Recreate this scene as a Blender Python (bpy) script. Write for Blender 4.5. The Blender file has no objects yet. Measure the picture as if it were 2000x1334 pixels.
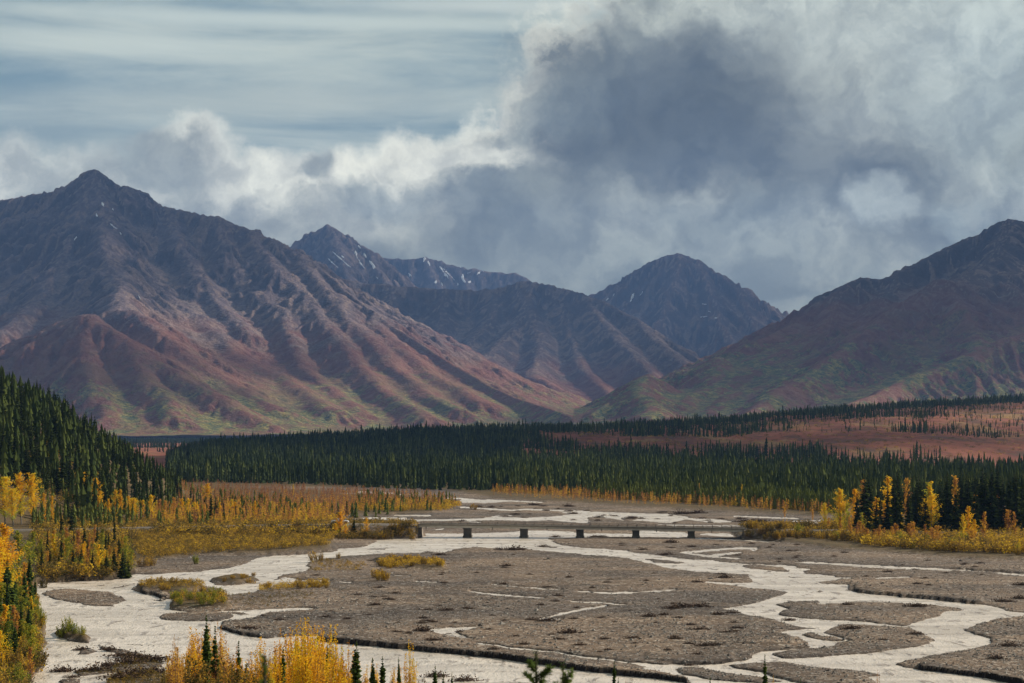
import bpy, math, random
import numpy as np
from mathutils import Vector
from mathutils.bvhtree import BVHTree

F = 4000.0; CX = 1000.0; HY = 840.0; CAMZ = 35.0
C = bpy.context.scene.collection
sc = bpy.context.scene
RN = random.Random(7)
NP = np.random.RandomState(11)

# ------------------------------------------------------------------ camera
cd = bpy.data.cameras.new('camera'); cam = bpy.data.objects.new('camera', cd); C.objects.link(cam)
cam.location = (0, 0, CAMZ); cam.rotation_euler = (math.radians(90), 0, 0)
cd.sensor_width = 36; cd.lens = 72; cd.shift_y = (HY - 667.0) / 2000.0
cd.clip_start = 0.5; cd.clip_end = 90000
cd.dof.use_dof = True; cd.dof.focus_distance = 600; cd.dof.aperture_fstop = 7.1
sc.camera = cam

# ------------------------------------------------------------------ light
SUN_AZ = math.radians(57); SUN_EL = math.radians(27)      # to the right of the view, slightly in front
sd = bpy.data.lights.new('sun', 'SUN'); sd.energy = 5.0; sd.angle = math.radians(2.0); sd.color = (1.0, 0.88, 0.73)
sun = bpy.data.objects.new('sun', sd); C.objects.link(sun)
to_sun = Vector((math.sin(SUN_AZ) * math.cos(SUN_EL), math.cos(SUN_AZ) * math.cos(SUN_EL), math.sin(SUN_EL)))
sun.rotation_euler = to_sun.to_track_quat('Z', 'Y').to_euler()
sc.view_settings.view_transform = 'Standard'; sc.view_settings.look = 'None'
sc.view_settings.exposure = 0.55; sc.view_settings.gamma = 1.0
try: sc.view_settings.use_curve_mapping = False
except Exception: pass
sc.cycles.use_denoising = True
sc.cycles.max_bounces = 5; sc.cycles.diffuse_bounces = 2; sc.cycles.glossy_bounces = 2
sc.cycles.transmission_bounces = 3; sc.cycles.volume_bounces = 0; sc.cycles.transparent_max_bounces = 6
sc.cycles.caustics_reflective = False; sc.cycles.caustics_refractive = False

class NT:
    """small helper for writing node trees"""
    def __init__(s, tree): s.t = tree; s.n = tree.nodes; s.l = tree.links
    def new(s, typ, **kw):
        nd = s.n.new(typ)
        for k, v in kw.items(): setattr(nd, k, v)
        return nd
    def put(s, sock, v):
        if hasattr(v, 'is_output') or isinstance(v, bpy.types.NodeSocket): s.l.new(v, sock)
        elif v is not None:
            if isinstance(v, (tuple, list)) and len(v) == 3 and sock.type == 'RGBA': v = (*v, 1)
            sock.default_value = v
    def m(s, op, a, b=None, c=None, clamp=False):
        nd = s.new('ShaderNodeMath', operation=op); nd.use_clamp = clamp
        s.put(nd.inputs[0], a)
        if b is not None: s.put(nd.inputs[1], b)
        if c is not None: s.put(nd.inputs[2], c)
        return nd.outputs[0]
    def mix(s, f, a, b, typ='RGBA', blend='MIX'):
        nd = s.new('ShaderNodeMix', data_type=typ)
        if typ == 'RGBA': nd.blend_type = blend; ia, ib, o = 6, 7, 2
        else: ia, ib, o = 2, 3, 0
        s.put(nd.inputs[0], f); s.put(nd.inputs[ia], a); s.put(nd.inputs[ib], b)
        return nd.outputs[o]
    def step(s, v, lo, hi, smooth=True):
        nd = s.new('ShaderNodeMapRange', interpolation_type='SMOOTHSTEP' if smooth else 'LINEAR')
        s.put(nd.inputs[0], v); nd.inputs[1].default_value = lo; nd.inputs[2].default_value = hi
        return nd.outputs[0]
    def noise(s, vec, scale, detail=4, rough=0.5, dist=0.0, color=False, dim='3D', lac=2.0):
        nd = s.new('ShaderNodeTexNoise', noise_dimensions=dim)
        if vec is not None: s.l.new(vec, nd.inputs['Vector'])
        nd.inputs['Scale'].default_value = scale; nd.inputs['Detail'].default_value = detail
        nd.inputs['Roughness'].default_value = rough; nd.inputs['Distortion'].default_value = dist
        nd.inputs['Lacunarity'].default_value = lac
        return nd.outputs[1] if color else nd.outputs[0]
    def xyz(s, x, y, z):
        nd = s.new('ShaderNodeCombineXYZ')
        for i, v in enumerate((x, y, z)): s.put(nd.inputs[i], v)
        return nd.outputs[0]
    def sep(s, v):
        nd = s.new('ShaderNodeSeparateXYZ'); s.l.new(v, nd.inputs[0]); return nd.outputs
    def mapping(s, v, scale=(1, 1, 1), loc=(0, 0, 0), rot=(0, 0, 0)):
        nd = s.new('ShaderNodeMapping'); s.l.new(v, nd.inputs[0])
        nd.inputs['Scale'].default_value = scale; nd.inputs['Location'].default_value = loc; nd.inputs['Rotation'].default_value = rot
        return nd.outputs[0]
    def attr(s, name):
        nd = s.new('ShaderNodeAttribute', attribute_name=name); return nd.outputs['Fac']

# ------------------------------------------------------------------ sky: Nishita behind layered clouds, all in direction space
w = bpy.data.worlds.new('World'); sc.world = w; w.use_nodes = True
w.node_tree.nodes.clear(); n = NT(w.node_tree)
out = n.new('ShaderNodeOutputWorld')
nis = n.new('ShaderNodeTexSky', sky_type='NISHITA'); nis.sun_disc = False
nis.sun_elevation = SUN_EL; nis.sun_rotation = SUN_AZ; nis.altitude = 900; nis.dust_density = 1.0
tc = n.new('ShaderNodeTexCoord'); gx, gy, gz = n.sep(tc.outputs['Generated'])
az = n.m('ARCTAN2', gx, gy)
el = n.m('ARCSINE', gz)
U0 = n.m('MULTIPLY', az, 40.0); V0 = n.m('MULTIPLY', el, 41.0)      # 1 unit = 1/40 rad
UV0 = n.xyz(U0, V0, 0.0)
wn = n.noise(UV0, 0.5, 9, 0.60, color=True)
wv = n.new('ShaderNodeVectorMath', operation='SUBTRACT'); n.l.new(wn, wv.inputs[0]); wv.inputs[1].default_value = (.5, .5, .5)
ws = n.new('ShaderNodeVectorMath', operation='SCALE'); n.l.new(wv.outputs[0], ws.inputs[0]); ws.inputs['Scale'].default_value = 2.5
wa = n.new('ShaderNodeVectorMath', operation='ADD'); n.l.new(UV0, wa.inputs[0]); n.l.new(ws.outputs[0], wa.inputs[1])
U, V, _z = n.sep(wa.outputs[0])
UV = wa.outputs[0]
def blob(px, py, rx, ry, soft=0.5, rot=0.0, u=None, v=None):
    """soft ellipse mask; centre given by the direction it is seen in"""
    cu = math.atan((px - CX) / F) * 40; cv = math.atan((HY - py) / F) * 41
    du = n.m('SUBTRACT', U if u is None else u, cu); dv = n.m('SUBTRACT', V if v is None else v, cv)
    if rot:
        c, s_ = math.cos(rot), math.sin(rot)
        a = n.m('ADD', n.m('MULTIPLY', du, c), n.m('MULTIPLY', dv, s_)); b = n.m('SUBTRACT', n.m('MULTIPLY', dv, c), n.m('MULTIPLY', du, s_))
        du, dv = a, b
    du = n.m('DIVIDE', du, rx); dv = n.m('DIVIDE', dv, ry)
    r = n.m('SQRT', n.m('ADD', n.m('MULTIPLY', du, du), n.m('MULTIPLY', dv, dv)))
    return n.step(r, 1.0 + soft, 1.0 - soft)
SK = 0.76
def K(r, g, b): return (r * SK, g * SK, b * SK * .875)
# high layer: thin stratus streaks
st = n.noise(n.mapping(UV0, (0.13, 0.85, 1), (3.1, 0.4, 0)), 1.0, 7, 0.6, 0.5)
st2 = n.noise(n.mapping(UV0, (0.035, 0.33, 1), (8.3, 2.7, 0)), 1.0, 3, 0.5)
sf = n.step(n.m('ADD', n.m('MULTIPLY', st, 0.55), n.m('MULTIPLY', st2, 0.55)), 0.44, 0.68)
blue = n.mix(0.25, K(.155, .235, .295), nis.outputs[0])      # a little real sky between
blue = n.mix(1.0, K(.155, .235, .295), (0, 0, 0)) if False else K(.17, .25, .285)
nisd = n.mix(1.0, nis.outputs[0], (0.1, 0.1, 0.1), blend='MULTIPLY')
blue = n.mix(0.12, blue, nisd)
col = n.mix(sf, blue, K(.56, .61, .60))
col = n.mix(n.m('MULTIPLY', blob(620, 45, 5.2, .15, .8, -0.012, U0, V0), 0.85), col, K(.60, .66, .66))
col = n.mix(n.m('MULTIPLY', blob(250, 100, 4.0, .24, .9, -0.03, U0, V0), 0.75), col, K(.64, .69, .67))
col = n.mix(n.m('MULTIPLY', blob(1000, 10, 3.2, .14, .9, 0, U0, V0), 0.7), col, K(.66, .70, .70))
col = n.mix(n.m('MULTIPLY', blob(520, 205, 4.6, .28, .9, 0.02, U0, V0), 0.6), col, K(.52, .56, .55))
# cumulus bank: low on the left, the full height on the right
fine = n.noise(UV, 1.1, 7, 0.6)
topn = n.noise(n.xyz(U0, 3.3, 0.0), 0.33, 5, 0.55)
trs = n.step(U0, -2.0, 2.0)
top = n.m('ADD', 5.05, n.m('MULTIPLY', topn, 1.4))
top = n.m('ADD', top, n.m('MULTIPLY', n.m('MULTIPLY', n.m('SUBTRACT', n.noise(UV, .8, 6, .6), .5), 7.0), trs))
top = n.m('ADD', top, n.m('MULTIPLY', n.step(U0, -2.6, 5.6), 6.0))
dpt = n.m('SUBTRACT', top, V)
bank = n.step(n.m('DIVIDE', dpt, n.m('ADD', 1.0, n.m('MULTIPLY', trs, 3.0))), -0.22, 0.30)
shade = n.step(n.m('ADD', dpt, n.m('MULTIPLY', n.m('SUBTRACT', fine, .5), 3.0)), 0.25, 2.0)
bankc = n.mix(shade, K(.92, .90, .84), K(.27, .29, .285))
mot = n.noise(UV, 0.55, 6, 0.55)
right = n.mix(n.step(mot, .38, .64), K(.26, .28, .275), K(.52, .54, .52))
bankc = n.mix(n.step(U0, 0.3, 3.0), bankc, right)
col = n.mix(bank, col, bankc)
# low haze grey just over the mountains
lowc = n.mix(n.step(mot, .35, .65), K(.26, .285, .285), K(.38, .395, .375))
col = n.mix(n.step(V0, 4.6, 2.6), col, lowc)
for (px, py, rx, ry, soft, rot, k, c) in [
    (1720, 60, 3.6, 1.3, .7, 0, .8, K(.58, .63, .64)),
    (1960, 200, 1.6, 1.6, .8, 0, .7, K(.50, .56, .58)),
    (900, 290, 1.5, .35, .7, 0, .75, K(.85, .84, .80)),
    (450, 305, 1.4, .35, .7, 0, .55, K(.78, .78, .75)),
    (690, 430, 1.6, .5, .8, 0, .65, K(.56, .56, .52)),
    (1370, 200, 3.0, 1.25, .5, -0.10, .94, K(.085, .094, .098)),
    (1270, 280, 2.0, .7, .6, 0, .75, K(.09, .10, .105)),
    (1540, 310, 2.7, .8, .55, -0.22, .85, K(.125, .136, .14)),
    (1760, 420, 2.4, .5, .6, -0.1, .75, K(.15, .163, .168)),
    (1420, 110, 1.8, .8, .5, 0, .6, K(.115, .127, .132)),
    (310, 325, 1.15, .42, .5, 0, .8, K(.21, .24, .255)),
    (100, 290, 1.3, .9, .8, 0, .5, K(.27, .33, .355)),
    (615, 315, .42, .36, .5, 0, .75, K(.22, .25, .26)),
    (740, 380, 1.0, .3, .6, 0, .6, K(.24, .28, .30)),
    (930, 400, 1.2, .5, .6, -0.15, .7, K(.20, .225, .24)),
    (1000, 465, 1.5, .3, .6, 0, .6, K(.17, .19, .20)),
    (1430, 420, 1.7, .4, .7, 0, .5, K(.26, .29, .30)),
    (1715, 412, .62, .42, .5, 0, .85, K(.52, .56, .57)),
    (1860, 415, .5, .36, .5, 0, .7, K(.44, .49, .50)),
    (1110, 200, 1.0, .5, .7, 0.2, .55, K(.20, .225, .23)), (1000, 240, .8, .25, .7, 0.2, .5, K(.26, .29, .30)), (1210, 90, .9, .4, .7, 0.4, .5, K(.22, .245, .25)),
    (1180, 400, 1.4, .4, .7, 0, .35, K(.27, .29, .295)),
    (200, 400, 2.5, .5, .8, 0, .5, K(.28, .305, .305)),
    (1640, 120, 1.6, 1.6, .8, 0, .45, K(.50, .53, .53)),
    (1350, 500, 3.0, .6, .8, 0, .5, K(.40, .43, .42)),
]:
    col = n.mix(n.m('MULTIPLY', blob(px, py, rx, ry, soft, rot), k), col, c)
tex = n.noise(UV, 1.3, 8, 0.58, .1); tex2 = n.noise(UV, .6, 5, .5, .1)
texa = n.m('ADD', n.m('MULTIPLY', tex, .6), n.m('MULTIPLY', tex2, .4))
col = n.mix(n.m('MULTIPLY', bank, 1.0), col, n.mix(1.0, col, n.mix(n.step(texa, .34, .66), (.74, .75, .77), (1.24, 1.23, 1.21)), blend='MULTIPLY'))
# overhead and all round the same broken overcast goes on
ovh = n.noise(tc.outputs['Generated'], 3.2, 6, 0.55)
oc = n.mix(n.step(ovh, .35, .65), K(.19, .22, .245), K(.36, .375, .38))
mo = n.m('MAXIMUM', n.step(el, .24, .40), n.step(n.m('ABSOLUTE', az), .32, .60))
col = n.mix(mo, col, oc)
bg = n.new('ShaderNodeBackground'); n.l.new(col, bg.inputs[0]); bg.inputs[1].default_value = 1.0
n.l.new(bg.outputs[0], out.inputs[0])

# ------------------------------------------------------------------ numeric noise
_P = NP.rand(512, 512).astype(np.float32)
def vnoise(x, y, seed=0):
    x = np.asarray(x, dtype=np.float64) + seed * 17.31; y = np.asarray(y, dtype=np.float64) + seed * 9.77
    xi = np.floor(x).astype(np.int64); yi = np.floor(y).astype(np.int64)
    fx = x - xi; fy = y - yi; fx = fx * fx * (3 - 2 * fx); fy = fy * fy * (3 - 2 * fy)
    a = _P[xi & 511, yi & 511]; b = _P[(xi + 1) & 511, yi & 511]; c = _P[xi & 511, (yi + 1) & 511]; d = _P[(xi + 1) & 511, (yi + 1) & 511]
    return (a * (1 - fx) + b * fx) * (1 - fy) + (c * (1 - fx) + d * fx) * fy
def fbm(x, y, oct=4, seed=0, rough=.5, ridged=False):
    r = 0; a = 1; s = 0
    for i in range(oct):
        v = vnoise(x, y, seed + i * 3)
        if ridged: v = 1 - np.abs(2 * v - 1)
        r = r + a * v; s += a; a *= rough; x = np.asarray(x) * 2.03; y = np.asarray(y) * 2.03
    return r / s
def sst(v, a, b):
    t = np.clip((np.asarray(v, dtype=np.float64) - a) / (b - a), 0, 1); return t * t * (3 - 2 * t)

def rowD(py): return CAMZ * F / (py - HY)
def W(px, py, D): return ((px - CX) / F * D, D, CAMZ + (HY - py) / F * D)
def G(px, py): D = rowD(py); return ((px - CX) / F * D, D)

# ------------------------------------------------------------------ river plan, back-projected on the valley floor
OFF = {1: (50, 1040, 4.5375), 2: (400, 1040, 4.5375), 3: (800, 1040, 4.5375), 4: (1200, 1040, 4.5375), 5: (1600, 1040, 4.5375),
       6: (600, 950, 5.0), 7: (950, 950, 5.0), 8: (1250, 950, 5.0), 0: (0, 0, 1.0)}
def path(s):
    """'k: u v, u v; k: ...' -> list of points"""
    r = []
    for part in s.split(';'):
        k, pts = part.split(':'); ox, oy, q = OFF[int(k)]
        for p in pts.split(','):
            u, v = p.split(); r.append((ox + float(u) / q, oy + float(v) / q))
    return r
MX0, MY0, MW, MH, MS = -300, 950, 2600, 1000, 0.5     # raster: 1 px columns, 0.5 px rows
mask = np.zeros((MH, MW), np.float32)                 # 1 = water
def fill(pts, val, arr=None):
    arr = mask if arr is None else arr
    P = [(x - MX0, (y - MY0) / MS) for x, y in pts]; N = len(P)
    ys = [p[1] for p in P]
    for r in range(max(0, int(min(ys))), min(MH, int(max(ys)) + 2)):
        yc = r + .5; xs = []
        for i in range(N):
            (x0, y0), (x1, y1) = P[i], P[(i + 1) % N]
            if (y0 <= yc) != (y1 <= yc): xs.append(x0 + (yc - y0) / (y1 - y0) * (x1 - x0))
        xs.sort()
        for a, b in zip(xs[::2], xs[1::2]):
            a = max(0, int(round(a))); b = min(MW, int(round(b)))
            if b > a: arr[r, a:b] = val
def line(pts, wpx, val, arr=None):
    for (x0, y0), (x1, y1) in zip(pts[:-1], pts[1:]):
        h = wpx / 2; e = 3.0 if x1 > x0 else -3.0
        fill([(x0 - e, y0 - h * .6), (x0, y0 - h), (x1, y1 - h), (x1 + e, y1 - h * .6), (x1 + e, y1 + h * .6), (x1, y1 + h), (x0, y0 + h), (x0 - e, y0 + h * .6)], val, arr)
WATER = [
 "0:72 1140,112 1137,215 1133,262 1122,300 1121,400 1115,452 1110,480 1102,497 1090,530 1085,600 1082,655 1077,662 1072,710 1069,733 1060,736 1055,790 1050,815 1049,818 1046,900 1043,1000 1043,1100 1044,1180 1045,1180 1048,1080 1048,1063 1050;3:1195 80,1310 112,1500 130;4:0 152,0 215;3:1500 192,1100 155,800 140,560 128,400 150,300 180,0 180;2:1815 182,1500 195,1250 212,1050 235,930 262,880 295,940 310,880 350,700 375,640 400,600 430,700 402,840 415,820 430,1140 425,1130 440,900 440,640 470,500 505,460 525,300 545,200 560,100 590,0 600;1:1500 600,1290 640,1300 690,1500 708;2:100 708,560 680,930 668,1010 682,600 712,480 730,540 748,350 765,150 785,130 850,300 905,560 940,900 918,1190 912,980 958,1815 1037;3:0 1042,400 1080,800 1120,1000 1150,1300 1195,1600 1235,1815 1255;4:0 1262,400 1300,640 1334;0:1420 1425,-100 1425;1:-60 1334,0 1315,130 1210,170 1090,165 960,190 850,130 760,110 640,85 540",
 "3:1200 50,1195 80,1310 112,1500 130;4:0 150,100 163,200 182,420 208,640 240,900 252,1130 280,1550 290,1640 312,1760 328,1670 345,1690 362;5:0 372,110 385,150 402,375 405,150 425,0 440,0 452,280 465,255 510,350 530,700 575,1000 595,1440 640,1600 665,1700 703,1815 708;0:2100 1200,2100 1206;5:1815 745,1600 770,1400 815,1290 865,1430 915,1510 950,1530 985,1330 1040,1050 1090,800 1130,680 1165,760 1200,900 1220,1400 1280,1600 1322,1815 1365;0:2100 1360,2100 1425,1420 1425;4:700 1330,500 1290,150 1235,290 1190,0 1145,0 1133,370 1170,900 1170,1200 1130,1240 1070,1400 1045,1660 1030,1740 1015,1720 975,1600 930,1450 885,1560 868,1815 850,1600 830,1480 790,1350 760,1170 730,1100 695,940 685,1050 660,1240 630,1400 580,1550 535,1450 512,1250 500,1100 478,780 445,780 432,1100 450,1250 445,1220 415,1180 375,760 355,450 315,200 245,0 215;3:1500 192",
 "6:400 320,600 300,950 305,1150 345,900 350,650 325", "6:1480 110,1700 130,2000 150;7:300 146,0 165;6:1500 160",
 "7:700 250,900 255,1100 250,1500 265,1750 270,2000 300;8:450 310,750 320,920 350,700 357,450 322,300 362,0 335;7:1400 345,1200 312,1000 300,1000 330,1000 370,800 345,600 330,400 340,0 325,0 300,450 305,700 290,850 270",
 "6:1090 478,1520 465,1610 462,2000 448;7:330 440,500 430,860 445,860 470,1000 470,1400 480;8:0 430,440 450,440 485,0 478;7:900 495,300 490;6:1620 490,1100 497",
 "8:180 370,1080 380,1080 398,300 387", "8:1100 365,1320 380,1300 395,1100 382", "6:1200 422,1400 405,1280 432",
 "3:150 865,300 850,640 832,560 860,400 885,570 960,400 930,250 890",
 "1:930 118,1040 122,1030 138,940 136", "7:1500 300,1700 310,1900 345,1600 345",
]
for s in WATER: fill(path(s), 1)
for s, wd in [("6:130 70,560 72,930 80", 2.2), ("6:480 55,820 65", 2.2), ("6:940 105,1480 120", 1.7), ("6:1500 203,2000 235;7:400 226,1000 245", 2.0),
              ("6:860 283,1200 288", 2.2), ("6:1000 335,2000 318;7:0 312", 3.0), ("6:1820 297,2000 287", 1.6), ("6:1560 342,1690 352", 1.8),
              ("7:0 133,550 155", 2.0), ("7:1700 375;8:180 372", 1.5), ("8:930 293,1550 317", 1.8), ("8:1400 377,1820 352", 2.4), ("8:1500 345,1850 330", 1.5),
              ("5:-200 262,0 276,600 310,1000 325,1815 380;0:2100 1127", 4.2), ("4:590 182,900 155,1100 143,1280 140,1230 160", 3.4), ("4:1110 180,900 200,850 212", 3.4),
              ("4:590 182,850 215,1110 235", 2.6), ("4:730 55,1480 85", 1.6), ("3:560 525,760 550,1180 587", 2.0), ("3:740 462,1000 488,1350 512", 1.9),
              ("3:1500 525,1815 540;4:0 542,250 527,540 515", 2.3), ("3:1440 612,1740 630;4:70 645", 2.6), ("3:1740 655,1500 690,1270 740,1160 775,1340 775", 4.0),
              ("3:600 985,740 1000,900 1025", 2.2), ("3:900 1030,1240 1062,1500 1100,1815 1137;4:0 1140", 3.2), ("3:50 437,240 445", 2.6), ("5:500 410,790 402", 1.8),
              ("2:1480 375,1815 387", 1.3), ("2:1200 442,1300 445", 2.0), ("2:1120 515,1190 515", 1.5), ("4:0 165,100 165", 3), ("5:660 690,760 688", 1.5), ("6:-420 60,-300 62", 1.5),
              ("4:0 640,90 648", 3.0), ("3:640 660,760 668", 1.2)]:
    line(path(s), wd + .9, 1)
ISLANDS = [
 "1:130 545,230 515,400 500,600 515,770 530,830 570,910 608,800 635,770 660,600 650,430 620,250 595",
 "1:930 510,1000 475,1100 455,1300 440,1450 440,1600 480,1740 500,1720 525,1600 560,1550 580,1270 600,1150 565,1040 545",
 "1:1280 650,1330 600,1500 590,1590 602;2:100 592,300 550,460 530,640 478,900 445,1140 445,1200 560,930 665,560 682,100 706,0 700;1:1500 703,1300 690",
 "1:1170 745,1220 720,1400 712,1815 712;2:240 750,150 780,0 790;1:1700 785,1350 785,1200 770", "2:180 712,330 712,450 733,300 730",
 "2:40 435,130 400,300 395,480 420,420 440,280 470,100 470",
 "1:450 1085,520 1030,640 1050,560 1080", "1:430 1240,520 1215,650 1215,860 1150,830 1100,1100 1105,1220 1160,1190 1190,1050 1210,860 1235,500 1275",
 "1:740 1290,900 1215,1200 1210,1300 1300,1500 1420,700 1420", "1:310 1320,400 1290,490 1300,500 1400,300 1400", "1:240 890,340 870,590 930,570 985,400 965",
 "1:1100 610,1250 595,1230 612", "1:640 1010,900 1045,1130 1110,1000 1110,700 1050",
 "4:1440 640,1600 610,1815 600;5:0 640,350 615,700 630,1000 640,1320 685,1120 700,1080 735,860 790,770 832,400 795,0 768;4:1600 755,1460 730,1470 700,1560 680",
 "5:40 885,200 815,450 830,800 845,900 890,1040 955,850 1015,500 1065,0 1105;4:1490 1120,1400 1080,1650 1040;5:120 1020,150 985,270 965,200 935",
 "4:1640 905,1750 890;5:0 910,150 930,215 960,100 965;4:1800 945",
 "4:1020 1180,1300 1160,1500 1150,1745 1190;5:0 1200,300 1225,580 1268,430 1280,500 1334,480 1420;4:1600 1334,1430 1290,1300 1240,1100 1210",
 "4:520 1220,650 1200,800 1215,1000 1255,1300 1290,1500 1330,1300 1334,1000 1320,600 1265",
 "4:250 228,640 265,560 280,350 262", "4:1120 300,1250 290,1500 315,1580 350,1400 342,1150 312",
 "4:1680 350,1800 335,1815 358,1700 365", "2:1390 152,1480 145,1660 140,1600 158", "3:0 60,60 58,100 72,0 76", "4:1690 500,1815 505;5:0 525,150 528,0 512",
 "7:1100 345,1200 328,1500 345,1550 362,1300 368", "7:1300 318,1450 305,1480 330,1400 335", "8:330 345,500 340,700 362,300 368",
]
for s in ISLANDS: fill(path(s), 0)
for s, wd in [("1:560 467,820 470", 1.2), ("1:930 452,1000 455", 1.2), ("1:900 990,1100 1000,1260 1020", 1.4), ("1:860 675,1060 690", 1.8), ("4:1100 345,1400 350", .9), ("4:1440 385,1640 405", 1.5),
              ("4:1500 432,1640 428", 1.2), ("1:570 1000,760 1010", 1.2), ("3:600 100,680 102", 2.0), ("3:1150 125,1300 130", 2.2), ("1:770 495,920 470", 2.0), ("2:1200 215,1300 210", 1.3)]:
    line(path(s), wd, 0)
# vegetated ground, as polygons seen from above through the same back-projection
vegm = np.zeros((MH, MW), np.float32)
for s in ["0:-300 940,360 940,360 950,700 962,860 975,890 990,840 1003,660 1010,600 1018,812 1022,812 1044,660 1045,640 1078,530 1083,395 1085,270 1100,262 1122,215 1134,72 1140,90 1220,85 1280,50 1330,0 1450,-300 1450",
          "0:700 930,2300 930,2300 1100,1950 1096,1850 1090,1640 1075,1440 1048,1430 1035,1600 1030,1640 1012,1500 1004,1350 997,1150 985,960 972",
          "2:1500 245,1815 250;3:300 280,300 345;2:1815 330,1550 290", "1:1290 610,1800 590,1800 690,1290 685", "1:1000 470,1450 450,1600 500,1400 560,1000 520", "1:280 880,570 940,560 980,300 930",
          "2:60 430,300 390,470 420,280 465", "1:250 1000,250 1001,252 1002"]:
    fill(path(s), 1, vegm)
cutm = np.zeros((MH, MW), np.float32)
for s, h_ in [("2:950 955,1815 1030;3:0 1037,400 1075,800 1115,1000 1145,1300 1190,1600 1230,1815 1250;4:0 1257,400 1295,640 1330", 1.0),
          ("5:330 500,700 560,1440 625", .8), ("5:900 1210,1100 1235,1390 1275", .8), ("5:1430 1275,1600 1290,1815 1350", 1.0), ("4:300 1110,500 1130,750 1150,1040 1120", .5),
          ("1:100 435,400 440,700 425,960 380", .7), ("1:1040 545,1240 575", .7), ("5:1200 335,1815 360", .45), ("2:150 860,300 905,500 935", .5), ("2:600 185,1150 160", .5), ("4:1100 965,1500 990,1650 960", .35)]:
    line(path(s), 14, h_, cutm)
def blur(a, ry, rx, it=2):
    for _ in range(it):
        for ax, r in ((0, ry), (1, rx)):
            if r < 1: continue
            p = np.pad(a, [(r + 1, r) if k == ax else (0, 0) for k in (0, 1)], mode='edge')
            c = np.cumsum(p, axis=ax, dtype=np.float64)
            a = ((c[2 * r + 1:, :] - c[:-2 * r - 1, :]) if ax == 0 else (c[:, 2 * r + 1:] - c[:, :-2 * r - 1])) / (2 * r + 1)
    return a
mask_s = blur(mask, 1, 1, 1); mask_b = blur(mask, 5, 7); mask_w = blur(mask, 16, 22); veg_b = blur(vegm, 2, 4); cut_b = blur(cutm, 1, 3, 1)
def samp(a, px, py):
    u = np.clip(px - MX0, 0, MW - 1.001); v = np.clip((py - MY0) / MS - .5, 0, MH - 1.001)
    ui = u.astype(int); vi = v.astype(int); fu = u - ui; fv = v - vi
    return (a[vi, ui] * (1 - fu) + a[vi, ui + 1] * fu) * (1 - fv) + (a[vi + 1, ui] * (1 - fu) + a[vi + 1, ui + 1] * fu) * fv

# ------------------------------------------------------------------ bridge line (needed by the road bank)
BL = np.array([(818 - CX) / F * 671, 671.0]); BR = np.array([(1456 - CX) / F * 662, 662.0])
BLZ, BRZ = 4.25, 3.2
BDIR = (BR - BL) / np.linalg.norm(BR - BL); BNOR = np.array([-BDIR[1], BDIR[0]])
TOE = [(-900, 520), (-300, 640), (-196, 700), (-166, 770), (-152, 850), (-150, 950), (-165, 1080), (-300, 1200), (-900, 1300)]
def inside_dist(x, y, poly):
    d = np.full(np.shape(x), 1e9); ins = np.zeros(np.shape(x), bool)
    N = len(poly)
    for i in range(N):
        (x0, y0), (x1, y1) = poly[i], poly[(i + 1) % N]
        dx, dy = x1 - x0, y1 - y0; t = np.clip(((x - x0) * dx + (y - y0) * dy) / (dx * dx + dy * dy), 0, 1)
        d = np.minimum(d, np.hypot(x - x0 - t * dx, y - y0 - t * dy))
        c = ((y0 <= y) != (y1 <= y)); xx = x0 + (y - y0) / ((y1 - y0) if y1 != y0 else 1e-9) * dx
        ins ^= c & (x < xx)
    return np.where(ins, d, -d)
CRX = [-200, 330, 400, 600, 800, 1000, 1200, 1400, 1600, 1800, 2000, 2400]
CRY = [872, 880, 880, 867, 851, 845, 838, 828, 808, 794, 782, 760]
CRD = [2500, 2350, 2400, 2500, 2650, 2800, 3000, 3200, 3350, 3450, 3550, 3700]
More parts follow.
